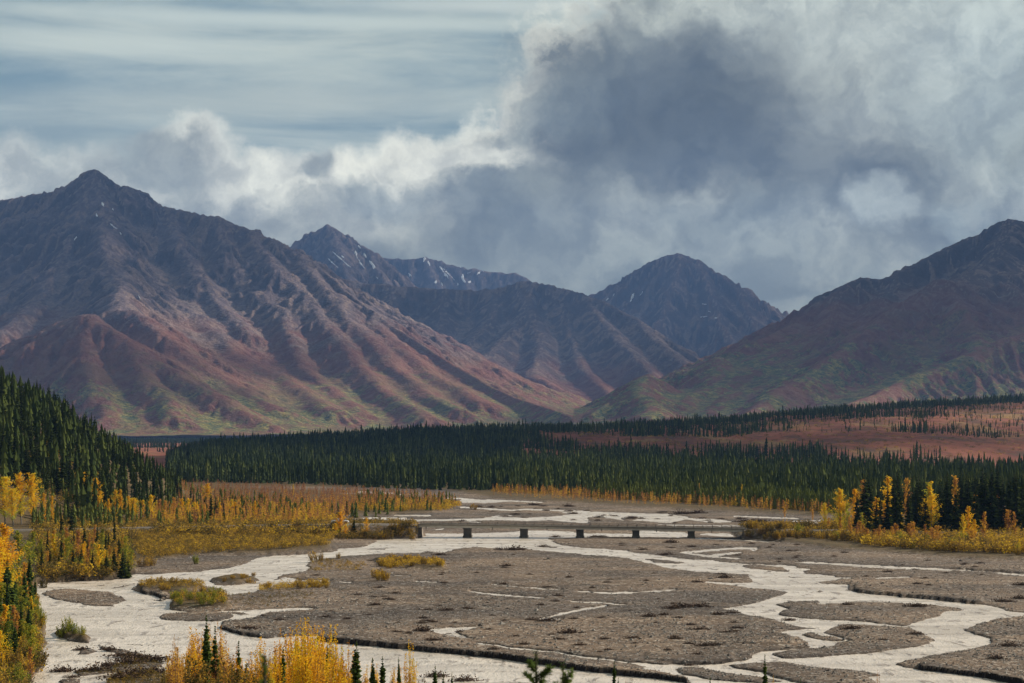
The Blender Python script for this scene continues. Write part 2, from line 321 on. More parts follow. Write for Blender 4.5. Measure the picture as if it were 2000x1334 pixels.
def tz(x, y, full=False):
    """height of the land at x, y"""
    x = np.asarray(x, dtype=np.float64); y = np.asarray(y, dtype=np.float64)
    D = np.maximum(y, 1.0); px = CX + x / D * F; py = HY + CAMZ * F / D
    jx = (fbm(x * .35, y * .12, 3, 5) - .5) * 12 + (fbm(x * 1.3, y * .5, 2, 6) - .5) * 7
    jy = ((fbm(x * .12, y * .09, 3, 8) - .5) * 2.6 + (fbm(x * .8, y * .4, 2, 9) - .5) * 2.4) * np.clip((py - 950) / 150, .35, 1)
    qx, qy = px + jx, py + jy
    inr = (py > MY0 + 2) & (py < 1445)
    ms = np.where(inr, samp(mask_s, qx, qy), 0); mb = np.where(inr, samp(mask_b, qx, qy), 0); mw = np.where(inr, samp(mask_w, qx, qy), 0)
    vg = np.where(inr, samp(veg_b, qx, qy), 0.0); vg = np.where(py <= MY0 + 2, 1.0, vg); ct = np.where(inr, samp(cut_b, px, py), 0)
    z = (0.5 - ms) * 0.20 + (1 - mb) * 0.12 + (1 - mw) * 0.22 + ct * 0.62 * (ms < .5) - .10
    z = z + (fbm(x * .9, y * .28, 3, 15) - .5) * .16 * (mb > .04)
    z = np.where(ms > .50, np.minimum(z, .015 - (ms - .50) * .9 - (mb - .5) * .3), z)
    z = z + np.where(ms < .5, (fbm(x * .10, y * .06, 4, 12) - .5) * .36 * (1 - mw), 0)
    z = z - .35 * np.exp(-((py - 1046) / 7) ** 2) * (vg < .3) * (ms < .5)
    z = z + vg * (1 - ms) * (0.5 + .5 * fbm(x * .05, y * .05, 3, 14))
    # road bank, both sides of the bridge
    s = (x - BL[0]) * BDIR[0] + (y - BL[1]) * BDIR[1]; t = (x - BL[0]) * BNOR[0] + (y - BL[1]) * BNOR[1]
    LB = np.linalg.norm(BR - BL)
    zl = np.where(s < 0, BLZ - .05 + np.minimum(s + 28, 0) * .022, BRZ - .05 - np.maximum(s - LB, 0) * .012)
    off = np.abs(t) - 4.5
    emb = zl - np.maximum(off, 0) / 1.7
    on = ((s < 1.0) & (s > -330)) | ((s > LB - 1.0) & (s < LB + 190))
    edge = np.minimum(np.where(s < 0, s + 330, 1e9), np.where(s > LB, LB + 190 - s, 1e9))
    emb = np.maximum(emb, np.where(s < 0, np.where(off < 0, .9, .9 - off / 1.7), -9)) - 3 * (1 - np.clip(edge / 60, 0, 1))
    z = np.where(on & (emb > z), emb, z)
    road = on & (off < -.3) & (emb >= z - .02)
    # left hill
    di = inside_dist(x, y, TOE) + (fbm(x * .02, y * .02, 3, 21) - .5) * 16
    dq = np.maximum(di, 0); dq = .37 * dq + .0046 * dq * dq; hill = 85 * (1 - np.exp(-dq / 85))
    z = z + hill
    # forested bluff and red tundra bench
    cz = CAMZ + (HY - np.interp(px, CRX, CRY)) / F * np.interp(px, CRX, CRD)
    cD = np.interp(px, CRX, CRD) + (fbm(px * .012, y * 0, 3, 31) - .5) * 250
    d0 = 1780 + 60 * np.sin(px * .01)
    t_ = np.clip((y - d0) / (cD - d0), 0, 1)
    prof = t_ ** np.interp(px, [300, 900, 1500, 2100], [.55, .7, .85, .9])
    back = np.clip(1 - (y - cD) / 1800, 0, 1); back = back * back * (3 - 2 * back)
    lf = sst(px, 325, 420)
    ter = cz * np.where(y < cD, prof, back) * lf
    ter = np.where(y > d0, np.maximum(ter, 0), 0)
    ter = ter + np.where(y > d0, (fbm(x * .006, y * .004, 4, 33) - .5) * 9 * np.clip(t_ * 4, 0, 1) * lf * back, 0)
    z = z + ter
    # near slope below the viewpoint
    ns = 33.2 - .127 * y + np.maximum(0, 12 - y) * .02 + (fbm(x * .05, y * .05, 3, 41) - .5) * 1.2 * np.clip(y / 60, 0, 1)
    z = np.maximum(z, np.where(y < 300, ns, -9))
    z = np.maximum(z, np.where((y >= 255) & (y < 300), -2, -9))
    if not full: return z
    red = sst(y, 1500, 1900)
    return z, ms, vg, red, road, hill

def mesh_np(name, V, Fc, mat=None, attrs=None, smooth=False):
    me = bpy.data.meshes.new(name)
    V = np.asarray(V, dtype=np.float32); Fc = np.asarray(Fc, dtype=np.int32); k = Fc.shape[1]
    me.vertices.add(len(V)); me.vertices.foreach_set('co', V.ravel())
    me.loops.add(Fc.size); me.loops.foreach_set('vertex_index', Fc.ravel())
    me.polygons.add(len(Fc)); me.polygons.foreach_set('loop_start', np.arange(0, Fc.size, k, dtype=np.int32))
    me.polygons.foreach_set('loop_total', np.full(len(Fc), k, np.int32))
    me.polygons.foreach_set('use_smooth', np.full(len(Fc), smooth))
    for an, av in (attrs or {}).items():
        at = me.attributes.new(an, 'FLOAT', 'POINT'); at.data.foreach_set('value', np.asarray(av, dtype=np.float32).ravel())
    me.update(calc_edges=True)
    if mat: me.materials.append(mat)
    return me
def link(name, me, parent=None, **props):
    o = bpy.data.objects.new(name, me); C.objects.link(o)
    if parent: o.parent = parent
    for k, v in props.items(): o[k] = v
    return o
def grid_faces(nr, nc):
    i = np.arange(nr * nc).reshape(nr, nc)
    return np.stack([i[:-1, :-1], i[:-1, 1:], i[1:, 1:], i[1:, :-1]], -1).reshape(-1, 4)

def mat(name):
    m = bpy.data.materials.new(name); m.use_nodes = True; m.node_tree.nodes.clear()
    t = NT(m.node_tree); o = t.new('ShaderNodeOutputMaterial'); return m, t, o
def princ(t, o, base, rough=.9, spec=.2, normal=None):
    b = t.new('ShaderNodeBsdfPrincipled'); t.put(b.inputs['Base Color'], base); t.put(b.inputs['Roughness'], rough)
    b.inputs['Specular IOR Level'].default_value = spec
    if normal is not None: t.l.new(normal, b.inputs['Normal'])
    t.l.new(b.outputs[0], o.inputs[0]); return b
def bump(t, h, strength, dist):
    b = t.new('ShaderNodeBump'); b.inputs['Strength'].default_value = strength; b.inputs['Distance'].default_value = dist
    t.l.new(h, b.inputs['Height']); return b.outputs[0]
# ------------------------------------------------------------------ materials of the land
def geo_pos(t): return t.new('ShaderNodeNewGeometry').outputs['Position']
GM, t, o = mat('valley_floor')
P = geo_pos(t); X, Y, Z = t.sep(P)
flat = t.mapping(P, (1, .55, 1))
big = t.noise(flat, .035, 5, .6); mid = t.noise(t.mapping(P, (.35, .9, 1)), .22, 5, .6); fin = t.noise(P, 2.4, 4, .7)
vor = t.new('ShaderNodeTexVoronoi'); vor.inputs['Scale'].default_value = 1.9; t.l.new(P, vor.inputs['Vector'])
grav = t.mix(t.step(big, .36, .62), (.098, .073, .054), (.178, .132, .096))
grav = t.mix(t.step(mid, .50, .66), grav, (.205, .158, .118))
grav = t.mix(t.m('MULTIPLY', t.step(mid, .46, .30), .55), grav, (.062, .052, .046))
stn = t.sep(vor.outputs['Color'])[0]
grav = t.mix(t.m('MULTIPLY', t.step(stn, .78, .96), .8), grav, (.42, .385, .34))
grav = t.mix(t.m('MULTIPLY', t.step(stn, .30, .06), .6), grav, (.05, .044, .04))
grav = t.mix(1.0, grav, t.mix(fin, (.55, .55, .55), (1.4, 1.4, 1.4)), blend='MULTIPLY')
wet = t.attr('wet'); grav = t.mix(t.m('MULTIPLY', wet, .55), grav, (.07, .06, .053))
soil = t.mix(t.noise(P, .15, 6, .65), (.055, .042, .022), (.16, .105, .045))
soil = t.mix(t.step(t.noise(P, .6, 5, .7), .5, .7), soil, (.07, .075, .03))
tn = t.noise(t.mapping(P, (1, .35, 1)), .018, 7, .68); tn2 = t.noise(t.mapping(P, (1, .3, 1)), .006, 5, .6)
red = t.mix(t.step(tn, .35, .65), (.150, .042, .026), (.31, .105, .058))
red = t.mix(t.step(tn2, .52, .70), red, (.25, .125, .05))
red = t.mix(t.m('MULTIPLY', t.step(t.noise(t.mapping(P, (1, .22, 1)), .028, 8, .8), .48, .60), .8), red, (.085, .052, .030))
red = t.mix(t.m('MULTIPLY', t.step(t.noise(t.mapping(P, (1, .2, 1), loc=(50, 9, 3)), .02, 7, .7), .54, .62), .7), red, (.30, .19, .07))
nzz = t.sep(t.new('ShaderNodeNewGeometry').outputs['Normal'])[2]
band = t.noise(t.mapping(P, (.012, .035, 1), rot=(0, 0, .35)), 1.0, 5, .6)
grav = t.mix(1.0, grav, t.mix(t.step(band, .36, .64), (.66, .68, .72), (1.22, 1.16, 1.08)), blend='MULTIPLY')
grav = t.mix(t.m('MULTIPLY', t.step(nzz, .92, .78), t.attr('cut')), grav, (.014, .011, .009))      # damp soil of the cut banks, their face shade put into the colour
c = t.mix(t.attr('veg'), grav, soil); c = t.mix(t.attr('red'), c, red)
road = t.mix(fin, (.13, .115, .10), (.20, .18, .155)); c = t.mix(t.attr('road'), c, road)
hb = t.m('ADD', t.m('MULTIPLY', fin, .5), t.m('MULTIPLY', mid, .9))
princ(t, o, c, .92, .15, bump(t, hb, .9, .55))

WM, t, o = mat('silty_water')
P = geo_pos(t)
r1 = t.noise(t.mapping(P, (.42, .15, 1), rot=(0, 0, .1)), 1.0, 6, .70, .6); r2 = t.noise(t.mapping(P, (.035, .10, 1), rot=(0, 0, .25)), 1.0, 4, .6, .8); r3 = t.noise(t.mapping(P, (2.2, .9, 1)), 1.0, 3, .6, .4)
wc = t.mix(t.step(r2, .38, .62), (.57, .50, .415), (.78, .70, .60))
wc = t.mix(t.m('MULTIPLY', t.step(r1, .53, .64), .85), wc, (.25, .195, .14))
hb = t.m('ADD', t.m('ADD', t.m('MULTIPLY', r1, .8), t.m('MULTIPLY', r3, .35)), t.m('MULTIPLY', r2, .3))
b = princ(t, o, wc, .27, .7, bump(t, hb, .9, .5))

def rock_mat(name, red_to, green_to, rock_a, rock_b, green_amt=.6):
    m_, t, o = mat(name)
    P = geo_pos(t); X, Y, Z = t.sep(P); N = t.new('ShaderNodeNewGeometry').outputs['Normal']; nz = t.sep(N)[2]
    n1 = t.noise(P, .0035, 7, .62); n2 = t.noise(P, .014, 7, .68); n3 = t.noise(P, .06, 5, .7)
    zz = t.m('ADD', Z, t.m('MULTIPLY', t.m('SUBTRACT', n1, .5), 520)); zz = t.m('ADD', zz, t.m('MULTIPLY', t.m('SUBTRACT', n2, .5), 160))
    rock = t.mix(t.step(n2, .35, .65), rock_a, rock_b)
    g = t.attr('gul')
    fl = t.attr('flow'); scree = t.mix(t.step(n3, .3, .7), (.165, .125, .115), (.29, .225, .195))
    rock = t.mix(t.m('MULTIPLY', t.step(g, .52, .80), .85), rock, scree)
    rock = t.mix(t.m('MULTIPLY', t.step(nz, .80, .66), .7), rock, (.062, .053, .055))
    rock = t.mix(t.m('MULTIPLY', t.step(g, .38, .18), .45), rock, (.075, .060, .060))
    rock = t.mix(t.m('MULTIPLY', t.step(fl, .50, .85), .55), rock, scree)
    sk = t.attr('streak'); rock = t.mix(t.m('MULTIPLY', t.step(sk, .52, .68), .7), rock, scree); rock = t.mix(t.m('MULTIPLY', t.step(sk, .46, .30), .5), rock, (.070, .057, .062))
    tun = t.mix(t.step(n2, .35, .62), (.165, .064, .045), (.25, .115, .075))
    tun = t.mix(t.m('MULTIPLY', t.step(n1, .50, .62), .6), tun, (.20, .125, .065))
    tun = t.mix(t.m('MULTIPLY', t.step(n3, .50, .68), .45), tun, (.085, .045, .032))
    cc = t.mix(t.step(zz, red_to + 170, red_to - 110), rock, tun)
    gp = t.m('ADD', t.m('MULTIPLY', t.step(t.noise(t.mapping(P, (1, .6, 1)), .010, 8, .75), .46, .56), green_amt), 0)
    cc = t.mix(t.m('MULTIPLY', t.step(sk, .50, .66), .3), cc, (.27, .185, .14))
    gp = t.m('ADD', gp, t.m('MULTIPLY', t.step(fl, .45, .8), green_amt * .6), clamp=True)
    gcol = t.mix(t.step(n3, .40, .58), (.085, .125, .060), (.36, .30, .085))
    gcol = t.mix(t.m('MULTIPLY', t.step(t.noise(P, .03, 6, .8), .48, .6), .8), gcol, (.045, .072, .042))
    cc = t.mix(t.m('MULTIPLY', gp, t.step(zz, green_to + 140, green_to - 120)), cc, gcol)
    cc = t.mix(1.0, cc, t.mix(n3, (.60, .60, .60), (1.4, 1.4, 1.4)), blend='MULTIPLY')
    hb = t.m('ADD', t.m('MULTIPLY', n2, 40), t.m('MULTIPLY', n3, 20))
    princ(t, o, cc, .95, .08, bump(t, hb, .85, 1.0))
    return m_
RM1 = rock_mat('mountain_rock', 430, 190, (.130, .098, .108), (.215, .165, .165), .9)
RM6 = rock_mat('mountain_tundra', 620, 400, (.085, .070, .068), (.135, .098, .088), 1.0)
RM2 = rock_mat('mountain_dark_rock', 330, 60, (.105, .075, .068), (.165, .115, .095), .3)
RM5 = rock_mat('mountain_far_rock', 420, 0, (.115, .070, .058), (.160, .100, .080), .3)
SNM, t, o = mat('snow'); princ(t, o, t.mix(t.noise(geo_pos(t), .02, 4), (.80, .82, .86), (.92, .93, .95)), .6, .2)

# ------------------------------------------------------------------ the ground, one sheet, finer towards the river
rows = np.concatenate([np.geomspace(2.5, 235, 70), rowD(np.arange(1424, 951, -1.0)), np.geomspace(1275, 4200, 190)[1:], np.geomspace(4200, 60000, 40)[1:]])
cols = np.concatenate([[-3.2, -1.6, -.9, -.6, -.45, -.37, -.32], np.arange(-150 - CX, 2150 - CX + .1, 3.4) / F, [.32, .37, .45, .6, .9, 1.6, 3.2]])
YY, UU = np.meshgrid(rows, cols, indexing='ij'); XX = YY * UU
z, ms, vg, red, rd, hill = tz(XX, YY, True)
dm = ms * 0
wet = np.clip(samp(mask_b, CX + UU * F, HY + CAMZ * F / YY) * 1.6, 0, 1) * (YY > 235) * (YY < 1250)
_q = None
ground_me = mesh_np('ground', np.stack([XX, YY, z], -1).reshape(-1, 3), grid_faces(len(rows), len(cols)), GM,
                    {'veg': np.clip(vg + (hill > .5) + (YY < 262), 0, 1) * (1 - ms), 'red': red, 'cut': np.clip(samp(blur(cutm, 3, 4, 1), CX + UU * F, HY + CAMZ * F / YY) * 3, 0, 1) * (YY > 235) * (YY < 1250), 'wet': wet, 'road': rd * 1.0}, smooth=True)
ground = link('ground', ground_me, kind='structure', label='valley floor of grey gravel bars, scrubland and red tundra')
ys = [225, 300, 400, 550, 750, 1000, 1260]
Vw = []; 
for yv in ys: Vw += [(-.33 * yv, yv, 0), (.33 * yv, yv, 0)]
river = link('river', mesh_np('river', Vw, grid_faces(len(ys), 2), WM), kind='structure', label='pale silty braided river winding between gravel bars')

# ------------------------------------------------------------------ mountains: ridge lines in space, slopes falling off them
def erode(H, cell, batches=26, n_=7000, steps=46, seed=1, k_er=.32, cap=4.2, dep=.28):
    """rain drops run down a height grid, carve gullies and drop scree (units of one cell)"""
    H = H / cell; H0 = H.copy(); r_ = np.random.RandomState(seed); R_, C_ = H.shape; flow = np.zeros(H.shape)
    hf = H.ravel(); ff = flow.ravel()
    for b in range(batches):
        x = r_.uniform(1, C_ - 3, n_); y = r_.uniform(1, R_ - 3, n_); dx = np.zeros(n_); dy = np.zeros(n_); v = np.ones(n_); wt = np.ones(n_); sed = np.zeros(n_); al = np.ones(n_, bool)
        for s in range(steps):
            xi = x.astype(int); yi = y.astype(int); fx = x - xi; fy = y - yi; i0 = yi * C_ + xi
            a, b_, c, d = hf[i0], hf[i0 + 1], hf[i0 + C_], hf[i0 + C_ + 1]
            gx_ = (b_ - a) * (1 - fy) + (d - c) * fy; gy_ = (c - a) * (1 - fx) + (d - b_) * fx; h = (a * (1 - fx) + b_ * fx) * (1 - fy) + (c * (1 - fx) + d * fx) * fy
            dx = dx * .12 - gx_ * .88; dy = dy * .12 - gy_ * .88; L = np.hypot(dx, dy) + 1e-9; dx /= L; dy /= L
            nx = np.clip(x + dx, 1, C_ - 3); ny = np.clip(y + dy, 1, R_ - 3)
            xj = nx.astype(int); yj = ny.astype(int); gx2 = nx - xj; gy2 = ny - yj; j0 = yj * C_ + xj
            h2 = (hf[j0] * (1 - gx2) + hf[j0 + 1] * gx2) * (1 - gy2) + (hf[j0 + C_] * (1 - gx2) + hf[j0 + C_ + 1] * gx2) * gy2
            dh = h2 - h; cp = np.maximum(-dh, .01) * v * wt * cap
            over = (sed > cp) | (dh > 0)
            dpz = np.where(over, np.where(dh > 0, np.minimum(dh, sed), (sed - cp) * dep), 0) * al
            ez = np.where(over, 0, np.minimum((cp - sed) * k_er * .3, np.maximum(-dh, 0) * .5)) * al
            sed = sed + ez - dpz; q = dpz - ez
            for o_, w_ in ((0, (1 - fx) * (1 - fy)), (1, fx * (1 - fy)), (C_, (1 - fx) * fy), (C_ + 1, fx * fy)):
                np.add.at(hf, i0 + o_, q * w_)
            np.add.at(ff, i0, wt * al)
            v = np.sqrt(np.maximum(v * v * .9 - dh * .8, .02)); v = np.minimum(v, 2.2); wt *= .985; al &= (L > 1e-4); x, y = nx, ny
    return (H - H0) * cell, flow
def gsamp(A, fx, fy):
    fx = np.clip(fx, 0, A.shape[1] - 1.001); fy = np.clip(fy, 0, A.shape[0] - 1.001); xi = fx.astype(int); yi = fy.astype(int); u = fx - xi; v = fy - yi
    return (A[yi, xi] * (1 - u) + A[yi, xi + 1] * u) * (1 - v) + (A[yi + 1, xi] * (1 - u) + A[yi + 1, xi + 1] * u) * v
def field(X, Y, ridges, slope, pw, seed, gul, rough, jag):
    wx = (fbm(X / 520, Y / 520, 4, 50 + seed) - .5) * 230; wy = (fbm(X / 520, Y / 520, 4, 60 + seed) - .5) * 230
    H = np.full(X.shape, -60.0); D2 = np.full(X.shape, 1e9); ST = np.full(X.shape, .5)
    for ri, r in enumerate(ridges):
        pts = [W(*p) for p in r]; k0 = 0 if ri == 0 else .55
        for a, b in zip(pts[:-1], pts[1:]):
            dx, dy = b[0] - a[0], b[1] - a[1]; L2 = dx * dx + dy * dy
            tt = np.clip(((X - a[0]) * dx + (Y - a[1]) * dy) / L2, 0, 1); d0 = np.hypot(X - a[0] - tt * dx, Y - a[1] - tt * dy)
            k = np.clip(d0 / 300, k0, 1); xw, yw = X + wx * k, Y + wy * k
            tt = np.clip(((xw - a[0]) * dx + (yw - a[1]) * dy) / L2, 0, 1); fx = a[0] + tt * dx; fy = a[1] + tt * dy
            d = np.hypot(xw - fx, yw - fy); zr = np.maximum(a[2] + tt * (b[2] - a[2]), 5)
            if ri: d = np.sqrt(d * d + 45 ** 2) - 30          # spurs have rounded crests
            h = zr * np.clip(1 - d / (pw * zr / slope), 0, 1) ** pw
            ux, uy = (xw - fx) / (d + 1e-6), (yw - fy) / (d + 1e-6); qx, qy = fx + ux * 260, fy + uy * 260
            gl = fbm(qx / 170, qy / 170, 3, 70 + seed, .6)
            h = h + (gl - .55) * np.minimum(d * .28, 110) * np.clip(h / (zr + 1) * 2.2, .12, 1) * gul * 1.5
            m_ = np.maximum(H, h); df = np.abs(H - h); kk = 26.0; st = fbm(qx / 34 + d / 2600, qy / 34, 3, 85 + seed, .6)
            H = m_ + np.where(df < kk, (kk - df) ** 2 / (4 * kk), 0) * (0 if ri == 0 else 1); D2 = np.where(h >= m_ - 1e-6, d, D2); ST = np.where(h >= m_ - 1e-6, st, ST)
    up = np.clip((np.maximum(H, 0) / 800) ** 1.35, .06, 1.15)
    crag = fbm(X / 210, Y / 210, 5, 80 + seed, .55, True); cr2 = fbm(X / 62, Y / 62, 4, 90 + seed, .6, True); near = np.clip(D2 / 160, .10, 1)
    H = H + (crag - .62) * 130 * up * rough * near + (cr2 - .62) * 40 * up * rough * np.clip(near * 1.3, .32, 1) * jag + (fbm(X / 25, Y / 25, 2, 95) - .5) * 9 * up * jag
    H = H + (ST - .5) * 26 * up * np.clip(D2 / 200, 0, 1) * gul
    return H + (fbm(X / 900, Y / 900, 3, 99 + seed) - .5) * 18, D2, ST
def mountain(name, pxr, Dr, npx, nD, ridges, slope, m_, label, gul=1.0, rough=1.0, pw=1.6, seed=0, jag=1.0, cell=12.0, batches=24, er=1.0, Dfar=None):
    pxs = np.linspace(pxr[0], pxr[1], npx); Ds = np.geomspace(Dr[0], Dr[1], nD)
    DD, PX = np.meshgrid(Ds, pxs, indexing='ij'); X = (PX - CX) / F * DD; Y = DD
    H, D2, ST = field(X, Y, ridges, slope, pw, seed, gul, rough, jag)
    gx0, gx1 = X.min(), X.max(); ny = int((Dr[1] - Dr[0]) / cell) + 2; nx = int((gx1 - gx0) / cell) + 2
    GX, GY = np.meshgrid(gx0 + np.arange(nx) * cell, Dr[0] + np.arange(ny) * cell); GH, _d, _s = field(GX, GY, ridges, slope, pw, seed, gul, rough, jag)
    dl, fl = erode(np.maximum(GH, -20), cell, batches=batches, n_=int(nx * ny / 30), seed=seed + 1)
    fl = np.log1p(fl); fl = fl / np.percentile(fl, 99)
    u, v = (X - gx0) / cell, (Y - Dr[0]) / cell; dlt = gsamp(dl, u, v); flw = gsamp(blur(fl, 1, 1, 1), u, v)
    damp = np.clip(D2 / 90, .15, 1)
    H = H + np.clip(dlt, -70, 50) * er * damp
    H = np.maximum(H, -30) - 3
    sc_ = np.clip(.5 + dlt / 36.0, 0, 1)
    me = mesh_np(name, np.stack([X, Y, H], -1).reshape(-1, 3), grid_faces(nD, npx), m_, {'gul': sc_, 'flow': flw, 'streak': ST}, smooth=True)
    print(name, 'cells', nx, ny, 'delta', np.percentile(dlt, [2, 50, 98]))
    return link(name, me, kind='structure', label=label)
M1R = [
 [(-260, 430, 11600), (-80, 400, 11500), (0, 391, 11400), (50, 381, 11300), (110, 375, 11200), (140, 362, 11100), (158, 350, 11050), (170, 338, 11000), (187, 329, 11000), (200, 337, 10950), (235, 358, 10900), (246, 358, 10880), (262, 372, 10850), (285, 388, 10800), (320, 402, 10750), (355, 408, 10700), (395, 418, 10650), (432, 421, 10600), (465, 439, 10550), (500, 451, 10450), (545, 467, 10350), (580, 489, 10250), (620, 518, 10100), (650, 538, 10000), (700, 586, 9750), (750, 625, 9500), (820, 668, 9200), (870, 700, 8950), (915, 724, 8750), (960, 752, 8500), (1010, 775, 8200), (1070, 795, 7800), (1120, 812, 7400)],
 [(187, 329, 11000), (200, 400, 10500), (206, 430, 10250), (240, 478, 10000), (290, 540, 9700), (330, 575, 9500), (380, 610, 9250), (420, 645, 8950), (470, 690, 8600), (545, 725, 8250), (580, 752, 7950), (650, 790, 7500)],
 [(-150, 770, 7900), (0, 696, 8000), (60, 655, 8000), (130, 624, 7950), (165, 614, 7900), (190, 613, 7850), (222, 630, 7750), (262, 660, 7600), (340, 712, 7400), (430, 765, 7150), (520, 812, 6900)],
 [(206, 430, 10250), (215, 520, 9400), (236, 601, 8600), (262, 603, 8500), (290, 612, 8400), (325, 640, 8200), (400, 705, 7900), (470, 752, 7600), (540, 790, 7300)],
 [(110, 375, 11200), (85, 440, 10600), (60, 500, 10100), (20, 560, 9600), (-40, 620, 9100)],
 [(187, 329, 11000), (150, 430, 10300), (110, 520, 9700), (60, 590, 9100), (10, 640, 8700)],
 [(432, 421, 10600), (445, 470, 10300), (470, 520, 10000), (520, 565, 9700), (560, 600, 9450), (575, 650, 9100), (590, 700, 8700), (640, 750, 8200), (700, 800, 7600)],
 [(500, 451, 10450), (540, 510, 10000), (590, 560, 9700), (640, 610, 9350), (670, 660, 8950), (720, 720, 8450), (770, 770, 7900), (830, 806, 7400)],
 [(580, 489, 10250), (640, 560, 9700), (700, 625, 9250), (760, 690, 8750), (820, 745, 8250), (890, 790, 7700)],
 [(700, 586, 9750), (770, 660, 9100), (850, 722, 8600), (940, 775, 8000)],
 [(320, 402, 10750), (360, 470, 10250), (400, 540, 9800), (440, 600, 9400), (480, 640, 9100)],
 [(190, 613, 7850), (180, 680, 7500), (190, 745, 7150), (210, 800, 6850)], [(60, 655, 8000), (40, 720, 7600), (40, 790, 7100)],
 [(262, 660, 7600), (300, 740, 7200), (350, 800, 6850)],
]
M1 = mountain('mountain', (-240, 1200), (6300, 12600), 430, 400, M1R, .66, RM1, 'tall grey purple mountain with a craggy peak and long scree slopes above the spruce hill', seed=1, gul=.55, er=.75)
M2R = [
 [(480, 520, 13200), (600, 520, 13100), (650, 538, 13000), (720, 551, 13000), (800, 558, 13000), (870, 562, 13000), (930, 566, 13000), (975, 563, 12950), (1010, 552, 12900), (1035, 549, 12900), (1080, 558, 12800), (1130, 571, 12650), (1180, 588, 12500), (1240, 619, 12300), (1290, 650, 12100), (1340, 684, 11900), (1390, 715, 11600), (1450, 760, 11200), (1500, 800, 10900)],
 [(1035, 549, 12900), (1020, 610, 12400), (1000, 640, 12100), (960, 675, 11700), (925, 712, 11200), (900, 750, 10700)],
 [(1010, 552, 12900), (1045, 640, 12100), (1050, 690, 11600), (1040, 720, 11100), (1090, 760, 10500), (1160, 790, 9800), (1200, 808, 9300)],
 [(1080, 558, 12800), (1110, 640, 12200), (1130, 700, 11600), (1170, 750, 11000), (1200, 775, 10600)],
 [(1130, 571, 12650), (1190, 640, 12000), (1240, 700, 11400), (1290, 745, 10900)],
 [(1240, 619, 12300), (1300, 680, 11700), (1350, 725, 11200)],
 [(870, 562, 13000), (860, 620, 12500), (840, 680, 11900), (820, 730, 11300)], [(975, 563, 12950), (950, 620, 12400), (900, 680, 11800), (870, 720, 11400)],
 [(770, 556, 13000), (760, 610, 12500), (740, 670, 12000)],
]
M2 = mountain('mountain', (560, 1480), (8800, 14200), 270, 230, M2R, .78, RM2, 'long dark brown ridge with deep gullies in the middle of the valley', seed=2, gul=.7, er=.7)
M3 = mountain('mountain', (500, 900), (13800, 17500), 130, 110, [
 [(480, 560, 16200), (540, 510, 16100), (582, 474, 16000), (603, 460, 16000), (620, 448, 16000), (640, 437, 16000), (655, 445, 15950), (690, 470, 15900), (715, 483, 15850), (745, 504, 15800), (780, 530, 15700), (812, 556, 15600), (870, 600, 15400)],
 [(640, 437, 16000), (660, 500, 15400), (690, 560, 14900)], [(715, 483, 15850), (740, 530, 15400), (760, 570, 15000)], [(603, 460, 16000), (590, 520, 15500)]], .8, RM1, 'pointed blue grey peak with thin snow streaks behind the long ridge', seed=3)
M4 = mountain('mountain', (690, 1110), (17000, 21500), 140, 90, [
 [(650, 530, 20000), (750, 500, 20000), (790, 502, 20000), (828, 500, 20000), (850, 504, 20000), (890, 518, 19900), (930, 523, 19800), (960, 529, 19800), (1010, 532, 19700), (1025, 538, 19700), (1045, 550, 19600), (1100, 590, 19400)],
 [(828, 500, 20000), (850, 560, 19300)], [(890, 518, 19900), (920, 570, 19200)], [(960, 529, 19800), (980, 570, 19300)]], .7, RM1, 'distant flat topped mountain marked with many small snow patches', seed=4)
M5 = mountain('mountain', (1080, 1660), (13200, 18500), 190, 150, [
 [(1050, 620, 16800), (1155, 573, 16600), (1175, 563, 16550), (1200, 550, 16500), (1225, 543, 16450), (1240, 530, 16400), (1258, 516, 16350), (1280, 503, 16300), (1300, 496, 16300), (1325, 492, 16300), (1343, 497, 16300), (1350, 502, 16300), (1362, 504, 16300), (1375, 515, 16250), (1400, 526, 16200), (1425, 543, 16150), (1440, 556, 16100), (1465, 572, 16050), (1490, 598, 16000), (1540, 630, 15900), (1600, 680, 15700), (1660, 730, 15500)],
 [(1325, 492, 16300), (1310, 560, 15700), (1290, 620, 15200), (1270, 680, 14700)], [(1362, 504, 16300), (1390, 580, 15600), (1420, 640, 15100), (1440, 690, 14700)],
 [(1440, 556, 16100), (1470, 620, 15500), (1490, 660, 15200)], [(1240, 530, 16400), (1225, 590, 15800), (1210, 640, 15300)]], .82, RM5, 'dark domed peak standing alone in the gap above the valley', seed=5)
